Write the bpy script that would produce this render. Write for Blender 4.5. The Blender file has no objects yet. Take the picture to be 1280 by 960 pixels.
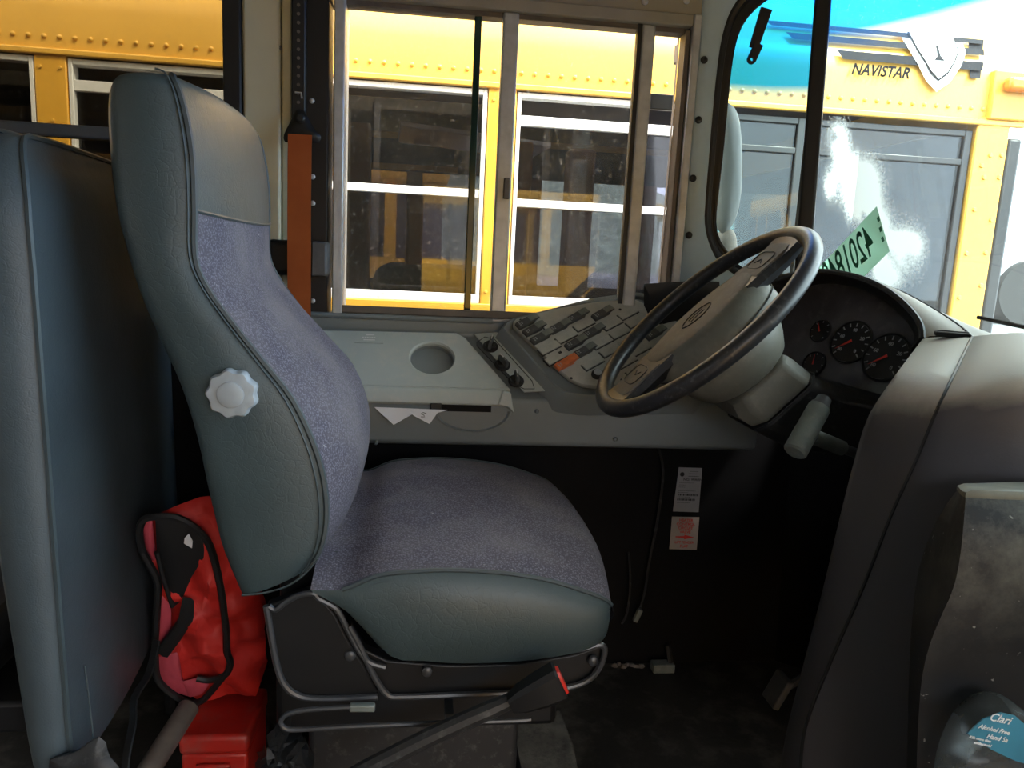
import bpy, bmesh, math, random
from mathutils import Vector, Matrix
random.seed(7)
SC = bpy.context.scene
COL = SC.collection
# ---------------------------------------------------------------- camera
F = 960.0
CAM = Vector((0, 0, 1.0))
ED = Vector((-275, 5520, F)).normalized()
EY = Vector((-112, -172.5, F)).normalized()
EX = ED.cross(EY); EX = -EX if EX.x < 0 else EX
cam = bpy.data.cameras.new('camera'); camo = bpy.data.objects.new('camera', cam); COL.objects.link(camo)
cam.sensor_width = 36; cam.lens = 36 * F / 1280; cam.clip_start = 0.02
R = Matrix(((EX.x, -EX.y, -EX.z), (EY.x, -EY.y, -EY.z), (-ED.x, ED.y, ED.z)))
camo.matrix_world = Matrix.Translation(CAM) @ R.to_4x4()
SC.camera = camo
# ---------------------------------------------------------------- world, sun, exposure
SC.view_settings.view_transform = 'Standard'; SC.view_settings.look = 'None'
SC.view_settings.gamma = 1; SC.view_settings.use_curve_mapping = False
SC.view_settings.exposure = 1.3
SC.cycles.transparent_max_bounces = 24
SC.cycles.max_bounces = 10
W = bpy.data.worlds.new('overcast_sky'); SC.world = W; W.use_nodes = True
nt = W.node_tree; bg = nt.nodes['Background']
tc = nt.nodes.new('ShaderNodeTexCoord'); sx = nt.nodes.new('ShaderNodeSeparateXYZ'); rp = nt.nodes.new('ShaderNodeValToRGB')
nt.links.new(tc.outputs['Generated'], sx.inputs[0]); nt.links.new(sx.outputs['Z'], rp.inputs[0]); nt.links.new(rp.outputs[0], bg.inputs[0])
rp.color_ramp.elements[0].color = (0.80, 0.86, 0.95, 1); rp.color_ramp.elements[0].position = 0
rp.color_ramp.elements[1].color = (1.0, 1.0, 1.0, 1); rp.color_ramp.elements[1].position = 0.6
bg.inputs[1].default_value = 3.6
sl = bpy.data.lights.new('sun', 'SUN'); sl.energy = 5.0; sl.angle = math.radians(12); sl.color = (1, .95, .86)
so = bpy.data.objects.new('sun', sl); COL.objects.link(so)
so.rotation_euler = Vector((0.75, -0.62, 1.15)).to_track_quat('Z', 'Y').to_euler()
so.location = (4, -4, 6)

# ---------------------------------------------------------------- helpers
def U(px, py, X=None, Y=None, Z=None):
    "a point of the place: the sight line of a photo pixel cut with a world plane"
    r = Vector((px - 640, py - 480, F)); d = Vector((r.dot(EX), r.dot(EY), -r.dot(ED)))
    t = (X - CAM.x) / d.x if X is not None else (Y - CAM.y) / d.y if Y is not None else (Z - CAM.z) / d.z
    return CAM + d * t
def UP(px, py, p0, n):
    r = Vector((px - 640, py - 480, F)); d = Vector((r.dot(EX), r.dot(EY), -r.dot(ED)))
    return CAM + d * ((Vector(p0) - CAM).dot(n) / d.dot(n))
def V(*a): return Vector(a)
def lerp(a, b, t): return a + (b - a) * t
def cm(pts, n, closed=False):
    "Catmull-Rom resample, n points per span"
    P = [Vector(p) for p in pts]; m = len(P); out = []
    spans = m if closed else m - 1
    for i in range(spans):
        g = (lambda k: P[k % m]) if closed else (lambda k: P[max(0, min(m - 1, k))])
        a, b, c, d = g(i - 1), g(i), g(i + 1), g(i + 2)
        for k in range(n):
            t = k / n
            out.append(0.5 * ((2 * b) + (c - a) * t + (2 * a - 5 * b + 4 * c - d) * t * t + (3 * b - a - 3 * c + d) * t ** 3))
    if not closed: out.append(P[-1].copy())
    return out
def rs(pts, n, closed=False):
    "resample polyline to n points by length"
    P = [Vector(p) for p in pts]
    if closed: P = P + [P[0]]
    L = [0]
    for a, b in zip(P, P[1:]): L.append(L[-1] + (b - a).length)
    out = []
    for k in range(n):
        s = L[-1] * k / (n if closed else n - 1); i = 0
        while i < len(L) - 2 and L[i + 1] < s: i += 1
        d = L[i + 1] - L[i]
        out.append(P[i].lerp(P[i + 1], (s - L[i]) / d if d > 1e-9 else 0))
    return out
def frame(d):
    d = Vector(d).normalized(); a = V(0, 0, 1) if abs(d.z) < .9 else V(1, 0, 0)
    u = d.cross(a).normalized(); return u, d.cross(u).normalized()

BASE = {}
class MB:
    def __init__(s): s.v = []; s.f = []
    def add(s, vs, fs):
        o = len(s.v); s.v += [Vector(v) for v in vs]; s.f += [tuple(i + o for i in f) for f in fs]; return s
    def box(s, c, size, ax=None):
        c = Vector(c); hx, hy, hz = [k / 2 for k in size]
        ax = ax or (V(1, 0, 0), V(0, 1, 0), V(0, 0, 1))
        vs = [c + ax[0] * hx * i + ax[1] * hy * j + ax[2] * hz * k for i in (-1, 1) for j in (-1, 1) for k in (-1, 1)]
        return s.add(vs, [(0, 1, 3, 2), (4, 6, 7, 5), (0, 4, 5, 1), (2, 3, 7, 6), (0, 2, 6, 4), (1, 5, 7, 3)])
    def span(s, a, b):
        a = Vector(a); b = Vector(b); return s.box((a + b) / 2, [abs(x) for x in (b - a)])
    def loft(s, rows, cu=False, cv=False, cap=False):
        n = len(rows[0]); m = len(rows); vs = [p for r in rows for p in r]; fs = []
        for i in range(m if cv else m - 1):
            for j in range(n if cu else n - 1):
                a = i * n + j; b = i * n + (j + 1) % n; c = ((i + 1) % m) * n + (j + 1) % n; d = ((i + 1) % m) * n + j
                fs.append((a, b, c, d))
        if cap: fs.append(tuple(range(n))[::-1]); fs.append(tuple(range((m - 1) * n, m * n)))
        return s.add(vs, fs)
    def tube(s, path, r, seg=8, closed=False, flat=None):
        P = [Vector(p) for p in path]; m = len(P); rows = []; pu = None
        for i in range(m):
            a = P[(i - 1) % m] if (closed or i > 0) else P[i]; b = P[(i + 1) % m] if (closed or i < m - 1) else P[i]
            d = (b - a).normalized()
            if pu is None: u, w = frame(d)
            else:
                u = (pu - d * pu.dot(d)).normalized(); w = d.cross(u)
            pu = u; rr = r[i] if isinstance(r, (list, tuple)) else r
            rows.append([P[i] + (u * math.cos(2 * math.pi * k / seg) + w * math.sin(2 * math.pi * k / seg)) * rr for k in range(seg)])
        return s.loft(rows, cu=True, cv=closed, cap=not closed)
    def ribbon(s, path, side, w, th):
        "flat strap: side = list or vector across the width"
        rows = []; P = [Vector(p) for p in path]
        for i, p in enumerate(P):
            d = (P[min(i + 1, len(P) - 1)] - P[max(i - 1, 0)]).normalized()
            sd = Vector(side).normalized(); nn = d.cross(sd).normalized()
            rows.append([p + sd * w / 2 + nn * th / 2, p - sd * w / 2 + nn * th / 2, p - sd * w / 2 - nn * th / 2, p + sd * w / 2 - nn * th / 2])
        return s.loft(rows, cu=True, cap=True)
    def lathe(s, prof, o, axis, seg=24, caps=True, lobes=0, amp=0):
        o = Vector(o); a = Vector(axis).normalized(); u, w = frame(a); rows = []
        for r, h in prof:
            row = []
            for k in range(seg):
                t = 2 * math.pi * k / seg; q = r * (1 + amp * math.cos(lobes * t)) if lobes else r
                row.append(o + a * h + (u * math.cos(t) + w * math.sin(t)) * q)
            rows.append(row)
        return s.loft(rows, cu=True, cap=caps)
    def cyl(s, a, b, r, seg=12, r2=None):
        a = Vector(a); b = Vector(b); return s.lathe([(r, 0), (r2 if r2 is not None else r, (b - a).length)], a, b - a, seg)
    def prism(s, poly, vec):
        n = len(poly); vec = Vector(vec); P = [Vector(p) for p in poly]
        fs = [tuple(range(n))[::-1], tuple(range(n, 2 * n))] + [(i, (i + 1) % n, (i + 1) % n + n, i + n) for i in range(n)]
        return s.add(P + [p + vec for p in P], fs)
    def puff(s, poly, nrm, h, rings=5, back=None, sink=0.0, power=.5):
        "domed cushion over a star-shaped outline"
        P = [Vector(p) for p in poly]; c = sum(P, V(0, 0, 0)) / len(P); nrm = Vector(nrm).normalized(); rows = []
        back = h * .5 if back is None else back
        for k in range(rings):
            t = k / rings; rows.append([p.lerp(c, t) + nrm * (h * (1 - (1 - t) ** 2) ** power) for p in P])
        f = MB(); f.loft(rows, cu=True); n = len(P); f.v.append(c + nrm * h); top = (rings - 1) * n
        f.f += [(top + i, top + (i + 1) % n, len(f.v) - 1) for i in range(n)]
        k0 = len(f.v); f.v += [p.lerp(c, .1) - nrm * back for p in P]
        f.f += [((i + 1) % n, i, k0 + i, k0 + (i + 1) % n) for i in range(n)]; f.f.append(tuple(k0 + i for i in range(n))[::-1])
        return s.add(f.v, f.f)
    def sphere(s, c, r, seg=8, rg=5, sc=(1, 1, 1)):
        rows = []
        for i in range(1, rg):
            t = math.pi * i / rg
            rows.append([V(c[0] + r * sc[0] * math.sin(t) * math.cos(2 * math.pi * k / seg), c[1] + r * sc[1] * math.sin(t) * math.sin(2 * math.pi * k / seg), c[2] + r * sc[2] * math.cos(t)) for k in range(seg)])
        return s.loft(rows, cu=True, cap=True)
    def build(s, name, mat, parent=None, smooth=35, bevel=0, seg=2, sub=0, solid=0, kind=None, label=None, fix=True):
        me = bpy.data.meshes.new(name); b = BASE.get(parent.name, V(0, 0, 0)) if parent else V(0, 0, 0)
        o = bpy.data.objects.new(name, me)
        org = V(0, 0, 0)
        if not parent:
            lo = [min(v[i] for v in s.v) for i in range(3)]; hi = [max(v[i] for v in s.v) for i in range(3)]
            org = V((lo[0] + hi[0]) / 2, (lo[1] + hi[1]) / 2, lo[2]); b = org
        me.from_pydata([v - b for v in s.v], [], s.f)
        if fix:
            bm = bmesh.new(); bm.from_mesh(me); bmesh.ops.recalc_face_normals(bm, faces=bm.faces); bm.to_mesh(me); bm.free()
        COL.objects.link(o)
        if parent: o.parent = parent
        else: o.location = org
        BASE[o.name] = b
        if smooth:
            me.polygons.foreach_set('use_smooth', [True] * len(me.polygons)); me.set_sharp_from_angle(angle=math.radians(smooth))
        me.materials.append(mat)
        if solid:
            m = o.modifiers.new('thick', 'SOLIDIFY'); m.thickness = solid; m.offset = 0
        if bevel:
            m = o.modifiers.new('bevel', 'BEVEL'); m.width = bevel; m.segments = seg; m.limit_method = 'ANGLE'; m.angle_limit = math.radians(40)
        if sub:
            m = o.modifiers.new('sub', 'SUBSURF'); m.levels = sub; m.render_levels = sub
        if kind: o['kind'] = kind
        if label: o['label'] = label
        return o
def tag(o, label, cat, group=None):
    o['label'] = label; o['category'] = cat
    if group: o['group'] = group
    return o
def thing(name, loc, label, cat, group=None):
    o = bpy.data.objects.new(name, None); COL.objects.link(o); o.location = Vector(loc); o.empty_display_size = .05
    BASE[o.name] = Vector(loc); return tag(o, label, cat, group)
def setting(name, loc=(0, 0, 0)):
    o = bpy.data.objects.new(name, None); COL.objects.link(o); o.location = Vector(loc); BASE[o.name] = Vector(loc); o['kind'] = 'structure'; o.empty_display_size = .05; return o
def struct(name, mb, mat, **k): return mb.build(name, mat, kind='structure', **k)
def text(body, o, ux, uy, size, mat, name, parent, ext=.0006, warp=None, align='CENTER', shear=0, bold=0):
    cu = bpy.data.curves.new('lettering', 'FONT'); cu.body = body; cu.size = size; cu.extrude = ext; cu.align_x = align; cu.align_y = 'CENTER'; cu.shear = shear; cu.resolution_u = 3; cu.offset = bold
    t = bpy.data.objects.new('lettering_tmp', cu); COL.objects.link(t)
    me0 = bpy.data.meshes.new_from_object(t.evaluated_get(bpy.context.evaluated_depsgraph_get()))
    bpy.data.objects.remove(t); bpy.data.curves.remove(cu)
    ux = Vector(ux).normalized(); uy = Vector(uy).normalized(); uz = ux.cross(uy).normalized(); m = MB()
    for v in me0.vertices:
        p = warp(v.co) if warp else Vector(o) + ux * v.co.x + uy * v.co.y + uz * v.co.z
        m.v.append(p)
    m.f = [tuple(p.vertices) for p in me0.polygons]; bpy.data.meshes.remove(me0)
    return m.build(name, mat, parent, smooth=0)

# ---------------------------------------------------------------- materials
class NT:
    def __init__(s, name):
        s.m = bpy.data.materials.new(name); s.m.use_nodes = True; s.t = s.m.node_tree; s.p = s.t.nodes['Principled BSDF']; s.out = s.t.nodes['Material Output']
        s.c = s.n('ShaderNodeTexCoord').outputs['Object']
    def n(s, k, **a):
        o = s.t.nodes.new(k)
        for x, y in a.items(): setattr(o, x, y)
        return o
    def l(s, a, b): s.t.links.new(a, b)
    def noise(s, sc, det=3, rough=.55, vec=None):
        o = s.n('ShaderNodeTexNoise'); o.inputs['Scale'].default_value = sc; o.inputs['Detail'].default_value = det; o.inputs['Roughness'].default_value = rough
        s.l(vec or s.c, o.inputs['Vector']); return o.outputs['Fac']
    def ramp(s, fac, p0, c0, p1, c1):
        o = s.n('ShaderNodeValToRGB'); e = o.color_ramp.elements; e[0].position = p0; e[1].position = p1; e[0].color = (*c0, 1); e[1].color = (*c1, 1); s.l(fac, o.inputs[0]); return o.outputs[0]
    def mix(s, f, a, b, mode='MIX'):
        o = s.n('ShaderNodeMix', data_type='RGBA', blend_type=mode)
        for k, v in ((0, f), (6, a), (7, b)):
            if hasattr(v, 'links'): s.l(v, o.inputs[k])
            else: o.inputs[k].default_value = v if k == 0 else (*v, 1)
        return o.outputs[2]
    def bump(s, h, st, dist=.002):
        o = s.n('ShaderNodeBump'); o.inputs['Strength'].default_value = st; o.inputs['Distance'].default_value = dist; s.l(h, o.inputs['Height'])
        if s.p.inputs['Normal'].links: s.l(s.p.inputs['Normal'].links[0].from_socket, o.inputs['Normal'])
        s.l(o.outputs[0], s.p.inputs['Normal'])
    def set(s, col=None, rough=None, metal=None, spec=None):
        if col is not None:
            if hasattr(col, 'links'): s.l(col, s.p.inputs['Base Color'])
            else: s.p.inputs['Base Color'].default_value = (*col, 1)
        if rough is not None:
            if hasattr(rough, 'links'): s.l(rough, s.p.inputs['Roughness'])
            else: s.p.inputs['Roughness'].default_value = rough
        if metal is not None: s.p.inputs['Metallic'].default_value = metal
        if spec is not None: s.p.inputs['Specular IOR Level'].default_value = spec
        return s
def mat(name, col, rough=.5, metal=0, var=.12, sc=12, bump=0, bsc=200, bd=.001, spec=.5, dust=None):
    t = NT(name); c = t.mix(t.ramp(t.noise(sc), .3, (0, 0, 0), .7, (1, 1, 1)), [x * (1 - var) for x in col], [x * (1 + var) for x in col])
    if dust:
        dc, amt, dsc = dust; f = t.ramp(t.noise(dsc, 6, .7), .62 - .3 * amt, (0, 0, 0), .8, (1, 1, 1)); c = t.mix(f, c, dc)
    t.set(c, rough, metal, spec)
    if bump: t.bump(t.noise(bsc, 2), bump, bd)
    return t.m
def vinyl(name, col, wr=.5):
    t = NT(name)
    c = t.mix(t.ramp(t.noise(5, 4), .35, (0, 0, 0), .7, (1, 1, 1)), [x * .85 for x in col], [x * 1.15 for x in col]); t.set(c, .43, 0, .5)
    v = t.n('ShaderNodeTexVoronoi', feature='DISTANCE_TO_EDGE'); v.inputs['Scale'].default_value = 300
    nn = t.n('ShaderNodeTexNoise'); nn.inputs['Scale'].default_value = 9; nn.inputs['Detail'].default_value = 3; t.l(t.c, nn.inputs['Vector'])
    dv = t.n('ShaderNodeVectorMath', operation='MULTIPLY_ADD'); dv.inputs[1].default_value = (.05, .05, .05); t.l(nn.outputs['Color'], dv.inputs[0]); t.l(t.c, dv.inputs[2])
    t.l(dv.outputs[0], v.inputs['Vector']); t.bump(v.outputs['Distance'], .25, .0008)
    v2 = t.n('ShaderNodeTexVoronoi', feature='DISTANCE_TO_EDGE'); v2.inputs['Scale'].default_value = 75; t.l(dv.outputs[0], v2.inputs['Vector'])
    t.bump(t.ramp(v2.outputs['Distance'], 0, (0, 0, 0), .07, (1, 1, 1)), wr * .3, .0008); t.bump(t.noise(14, 3), .3, .004)
    return t.m
def fabric(name, col):
    t = NT(name); w = t.n('ShaderNodeTexVoronoi'); w.inputs['Scale'].default_value = 330; t.l(t.c, w.inputs['Vector'])
    f = t.ramp(w.outputs['Distance'], .15, (0, 0, 0), .6, (1, 1, 1)); c = t.mix(f, [x * 1.3 for x in col], [x * .62 for x in col])
    c = t.mix(t.ramp(t.noise(7, 4), .42, (0, 0, 0), .68, (1, 1, 1)), c, t.mix(.55, c, (.23, .2, .2)))
    lint = t.ramp(t.noise(160, 2, .4), .73, (0, 0, 0), .78, (1, 1, 1)); c = t.mix(lint, c, (.36, .33, .34))
    t.set(c, .95, 0, .15); t.bump(w.outputs['Distance'], .5, .0015); t.bump(t.noise(10, 3), .25, .006); return t.m
def glass(name, tint, gr=.02, gc=.8, specks=.5, film=.0, bot=None, band=None, filmcol=(.75, .78, .76)):
    "clear pane: transparent + mirror by Fresnel, with grime specks and a thin dust film lying on it"
    t = NT(name); t.t.nodes.remove(t.p)
    tr = t.n('ShaderNodeBsdfTransparent'); tr.inputs[0].default_value = (*tint, 1)
    if band:
        s = t.n('ShaderNodeSeparateXYZ'); g = t.n('ShaderNodeNewGeometry'); t.l(g.outputs['Position'], s.inputs[0])
        a = t.n('ShaderNodeMath', operation='MULTIPLY_ADD'); a.inputs[1].default_value = band[0]; t.l(s.outputs['Y'], a.inputs[0]); t.l(s.outputs['Z'], a.inputs[2])
        t.l(t.ramp(a.outputs[0], 2.05 - 1.2, tint, 2.05 - 1.2 + .06, (.004, .17, .72)), tr.inputs[0])
        t.t.nodes[-1].color_ramp.elements[0].position = .0
        r = t.t.nodes[-1]
        mr = t.n('ShaderNodeMapRange'); mr.inputs[1].default_value = band[1]; mr.inputs[2].default_value = band[1] + .05; t.l(a.outputs[0], mr.inputs[0]); t.l(mr.outputs[0], r.inputs[0]); r.color_ramp.elements[1].position = 1
    base = tr.outputs[0]
    if band:
        bt_ = t.n('ShaderNodeBsdfTranslucent'); bt_.inputs[0].default_value = (.02, .30, .72, 1); mb_ = t.n('ShaderNodeMixShader'); hf = t.n('ShaderNodeMath', operation='MULTIPLY'); hf.inputs[1].default_value = .14
        t.l(mr.outputs[0], hf.inputs[0]); t.l(hf.outputs[0], mb_.inputs[0]); t.l(tr.outputs[0], mb_.inputs[1]); t.l(bt_.outputs[0], mb_.inputs[2]); base = mb_.outputs[0]
    gl = t.n('ShaderNodeBsdfGlossy'); gl.inputs['Roughness'].default_value = gr; gl.inputs[0].default_value = (gc, gc, gc, 1)
    fr = t.n('ShaderNodeFresnel'); fr.inputs[0].default_value = 1.45
    m1 = t.n('ShaderNodeMixShader'); t.l(fr.outputs[0], m1.inputs[0]); t.l(base, m1.inputs[1]); t.l(gl.outputs[0], m1.inputs[2])
    df = t.n('ShaderNodeBsdfDiffuse'); df.inputs[0].default_value = (*filmcol, 1); tl = t.n('ShaderNodeBsdfTranslucent'); tl.inputs[0].default_value = (*filmcol, 1)
    ad = t.n('ShaderNodeMixShader'); ad.inputs[0].default_value = .5; t.l(df.outputs[0], ad.inputs[1]); t.l(tl.outputs[0], ad.inputs[2])
    f = t.ramp(t.noise(150 if band else 95, 4, .65), .60, (film,) * 3, .74, (film + specks * .45,) * 3)
    f2 = t.ramp(t.noise(6, 5, .6), .4, (0, 0, 0), .8, (film * 1.6 + .006,) * 3)
    s2 = t.n('ShaderNodeMath', operation='ADD'); t.l(f, s2.inputs[0]); t.l(f2, s2.inputs[1])
    m2 = t.n('ShaderNodeMixShader'); t.l(s2.outputs[0], m2.inputs[0]); t.l(m1.outputs[0], m2.inputs[1]); t.l(ad.outputs[0], m2.inputs[2])
    t.l(m2.outputs[0], t.out.inputs[0]); return t.m

M_vinyl = vinyl('grey_green_vinyl', (.052, .075, .080))
M_vinyl2 = vinyl('barrier_vinyl', (.064, .081, .090), .35)
M_fab = fabric('purple_grey_weave', (.155, .141, .172))
M_pipe = mat('dark_piping', (.05, .065, .07), .5)
M_black = mat('black_plastic', (.009, .009, .010), .45, var=.2, spec=.35)
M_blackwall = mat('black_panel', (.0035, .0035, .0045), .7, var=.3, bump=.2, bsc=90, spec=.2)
M_rim = mat('worn_black_rim', (.045, .046, .05), .32, var=.25)
M_rub = mat('black_rubber', (.012, .012, .013), .5)
M_alu = mat('aluminium', (.50, .51, .52), .42, .35, var=.15, sc=30)
M_cream = mat('cream_paint', (.60, .56, .40), .45, var=.07, sc=6)
M_header = mat('beige_header_paint', (.33, .30, .24), .5, var=.08)
M_pillar = mat('grey_pillar_paint', (.43, .54, .60), .5, var=.06)
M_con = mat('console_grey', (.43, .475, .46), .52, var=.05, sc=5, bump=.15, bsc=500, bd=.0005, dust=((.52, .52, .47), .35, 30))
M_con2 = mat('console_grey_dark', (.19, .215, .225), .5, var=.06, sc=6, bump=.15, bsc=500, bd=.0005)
M_plate = mat('switch_plate', (.29, .29, .255), .55, var=.06, sc=20, dust=((.40, .385, .34), .4, 60))
M_rock = mat('rocker_grey', (.075, .078, .077), .42, var=.2, sc=60, dust=((.25, .24, .21), .35, 120))
M_orange = mat('orange_rocker', (.62, .16, .05), .45, var=.2, sc=80)
M_wheel = mat('wheel_black', (.022, .023, .026), .36, var=.15, sc=30, dust=((.12, .12, .12), .22, 80))
M_hub = mat('hub_dusty_brown', (.13, .115, .095), .62, var=.12, sc=14, dust=((.19, .17, .14), .4, 50))
M_hub2 = mat('hub_dusty_grey', (.15, .15, .125), .55, var=.15, sc=16, dust=((.21, .2, .17), .4, 45))
M_dash = mat('dash_dusty_grey', (.21, .205, .19), .6, var=.1, sc=7, bump=.2, bsc=350, bd=.0006, dust=((.31, .295, .26), .45, 14))
M_bol = mat('dash_charcoal', (.085, .085, .088), .55, var=.1, sc=7, bump=.2, bsc=350, bd=.0006, dust=((.14, .135, .125), .25, 18))
def dusty(name, col, dcol, lo, hi, sc=14):
    "plastic with settled dust: the dust lies on faces that look up"
    t = NT(name); g = t.n('ShaderNodeNewGeometry'); s = t.n('ShaderNodeSeparateXYZ'); t.l(g.outputs['Normal'], s.inputs[0])
    m = t.n('ShaderNodeMath', operation='MULTIPLY_ADD'); m.inputs[1].default_value = .35; t.l(t.noise(sc, 6, .7), m.inputs[0]); t.l(s.outputs['Z'], m.inputs[2])
    f = t.ramp(m.outputs[0], lo, (0, 0, 0), hi, (1, 1, 1)); c = t.mix(t.noise(7), [x * .9 for x in col], [x * 1.1 for x in col])
    t.set(t.mix(f, c, dcol), .6); t.bump(t.noise(350, 2), .2, .0006); return t.m
M_dash = dusty('dash_dusty_grey', (.064, .061, .068), (.44, .42, .37), .45, 1.0)
M_plate = dusty('switch_plate', (.30, .305, .28), (.46, .455, .41), .75, 1.1, 60)
M_rock = dusty('rocker_grey', (.060, .062, .062), (.36, .35, .31), .93, 1.12, 120)
M_hood = mat('hood_black', (.02, .02, .021), .5, dust=((.1, .1, .095), .25, 60))
M_face = mat('cluster_lens', (.075, .07, .075), .12, var=.3, sc=8, dust=((.12, .115, .115), .35, 30))
M_dial = mat('dial_black', (.008, .008, .009), .35)
M_white = mat('white_print', (.7, .7, .7), .6, var=.03)
M_dim = mat('grey_print', (.32, .33, .34), .6, var=.03)
M_red = mat('red_needle', (.65, .03, .02), .4)
M_knob = mat('light_grey_knob', (.36, .38, .39), .42, var=.08, sc=30)
M_lever = mat('grey_green_lever', (.16, .18, .165), .42, var=.2, sc=25, dust=((.26, .26, .22), .3, 70))
M_belt = NT('orange_webbing')
_w = M_belt.n('ShaderNodeTexWave'); _w.inputs['Scale'].default_value = 260; M_belt.l(M_belt.c, _w.inputs['Vector'])
M_belt.set(M_belt.mix(M_belt.ramp(M_belt.noise(9, 4), .3, (0, 0, 0), .7, (1, 1, 1)), (.30, .062, .014), (.40, .10, .022)), .75, 0, .2); M_belt.bump(_w.outputs['Fac'], .3, .0006); M_belt = M_belt.m
M_bag = mat('red_nylon', (.58, .022, .016), .6, var=.25, sc=9, bump=.7, bsc=22, bd=.012)
M_pink = mat('faded_pink_nylon', (.50, .06, .09), .6, var=.2, sc=9, bump=.6, bsc=25, bd=.01)
M_box = mat('red_plastic', (.50, .022, .014), .38, var=.15, sc=10, dust=((.30, .10, .08), .35, 14))
M_tube = mat('brown_grey_tube', (.13, .11, .095), .6, var=.25, sc=20)
M_paper = mat('white_paper', (.72, .72, .75), .8, var=.03)
M_stk = mat('grey_sticker', (.36, .36, .38), .6, var=.05)
M_stk2 = mat('cream_sticker', (.42, .36, .32), .6, var=.05)
M_floor = mat('grimy_floor', (.022, .02, .017), .55, var=.4, sc=6, bump=.4, bsc=60, bd=.003, dust=((.15, .14, .115), .45, 9))
M_yel = mat('school_bus_yellow', (.80, .42, .045), .35, var=.05, sc=3)
M_yel2 = mat('school_bus_yellow_roof', (.82, .46, .07), .35, var=.05, sc=3)
M_wht = mat('white_sash', (.78, .78, .76), .4, var=.05)
M_brown = mat('brown_pillar', (.36, .16, .07), .6, var=.2)
M_dark = mat('dark_interior', (.07, .058, .066), .7, var=.2)
M_seatbr = mat('brown_bench_vinyl', (.07, .035, .03), .5, var=.2)
M_stripe = mat('black_stripe', (.02, .02, .022), .4)
M_decal = mat('black_decal', (.025, .025, .028), .85, spec=.1)
M_asph = mat('asphalt', (.13, .13, .135), .9, var=.2, sc=3, bump=.3, bsc=80)
M_trk = mat('white_truck_paint', (.75, .77, .80), .3, var=.03)
M_tyre = mat('tyre', (.02, .02, .02), .8)
M_hill = mat('hill_scrub', (.14, .17, .13), .95, var=.4, sc=.8)
M_teal = mat('teal_paint', (.03, .35, .28), .4, var=.1)
M_lime = mat('hi_vis_lime', (.55, .72, .08), .6, var=.1)
M_amber = mat('amber_lens', (.75, .22, .02), .25)
M_mirror = mat('mirror_housing', (.13, .135, .135), .5, var=.1)
M_tag = NT('pale_green_tag'); M_tag.t.nodes.remove(M_tag.p)
_d = M_tag.n('ShaderNodeBsdfDiffuse'); _d.inputs[0].default_value = (.62, .78, .68, 1); _q = M_tag.n('ShaderNodeBsdfTranslucent'); _q.inputs[0].default_value = (.60, .80, .70, 1)
_x = M_tag.n('ShaderNodeMixShader'); _x.inputs[0].default_value = .6; M_tag.l(_d.outputs[0], _x.inputs[1]); M_tag.l(_q.outputs[0], _x.inputs[2]); M_tag.l(_x.outputs[0], M_tag.out.inputs[0]); M_tag = M_tag.m
M_tagink = mat('dark_green_ink', (.03, .16, .10), .6)
M_gl_win = glass('window_glass', (.93, .95, .94), specks=.5, film=.009)
M_gl_tint = glass('tinted_window_glass', (.40, .385, .34), specks=.1, film=.0)
M_gl_ws = glass('windscreen_glass', (.72, .89, .90), specks=.26, film=.018, band=(0.0, U(1010, 66, Y=1.67).z))
M_gl_wc = glass('corner_glass', (.70, .90, .88), specks=.03, film=.006, band=(0.0, U(960, 134, Y=1.72).z))
M_gl_bus = glass('bus_window_glass', (.46, .45, .48), specks=.05, film=.0)
M_gl_door = glass('door_glass', (.66, .68, .72), specks=.05, film=.0)
M_gledge = mat('green_glass_edge', (.012, .04, .032), .15)
M_cover = NT('dusty_black_cover')
_f = M_cover.ramp(M_cover.noise(11, 7, .72), .42, (0, 0, 0), .68, (1, 1, 1)); _g = M_cover.n('ShaderNodeSeparateXYZ'); M_cover.l(M_cover.c, _g.inputs[0]); _f = M_cover.mix(M_cover.ramp(_g.outputs['Z'], .64, (1, 1, 1), .79, (0, 0, 0)), _f, (0, 0, 0)); _s = M_cover.ramp(M_cover.noise(130, 2), .70, (0, 0, 0), .74, (1, 1, 1))
M_cover.set(M_cover.mix(_s, M_cover.mix(_f, (.010, .010, .011), (.10, .10, .082)), (.16, .16, .15)), .5); M_cover.set(spec=.25); M_cover = M_cover.m
M_lip = mat('dusty_lip', (.12, .117, .088), .65, var=.25, sc=30)
M_clear = glass('clear_plastic', (.85, .88, .9), gr=.12, gc=.16, specks=.08, film=.05)
M_blue = mat('blue_label', (.035, .17, .25), .45, var=.15, sc=20)
def glare_paint():  # white translucent colour that paints sun glare
    t = NT('painted_white_glare'); t.t.nodes.remove(t.p)
    at = t.n('ShaderNodeAttribute', attribute_name='glare_mask'); no = t.noise(170, 5, .7); ad = t.n('ShaderNodeMath', operation='MULTIPLY_ADD'); ad.inputs[1].default_value = .8; t.l(no, ad.inputs[0]); t.l(at.outputs['Fac'], ad.inputs[2])
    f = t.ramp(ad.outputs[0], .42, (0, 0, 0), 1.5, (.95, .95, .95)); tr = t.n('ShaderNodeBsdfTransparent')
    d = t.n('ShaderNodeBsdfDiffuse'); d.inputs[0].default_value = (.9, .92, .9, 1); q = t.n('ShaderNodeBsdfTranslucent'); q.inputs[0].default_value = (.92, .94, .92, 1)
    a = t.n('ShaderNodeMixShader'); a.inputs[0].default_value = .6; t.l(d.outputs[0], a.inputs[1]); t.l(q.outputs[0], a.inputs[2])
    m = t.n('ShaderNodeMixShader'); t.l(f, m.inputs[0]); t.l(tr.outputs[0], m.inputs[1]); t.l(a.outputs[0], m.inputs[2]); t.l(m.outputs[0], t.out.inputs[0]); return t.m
M_glare = glare_paint()

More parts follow.
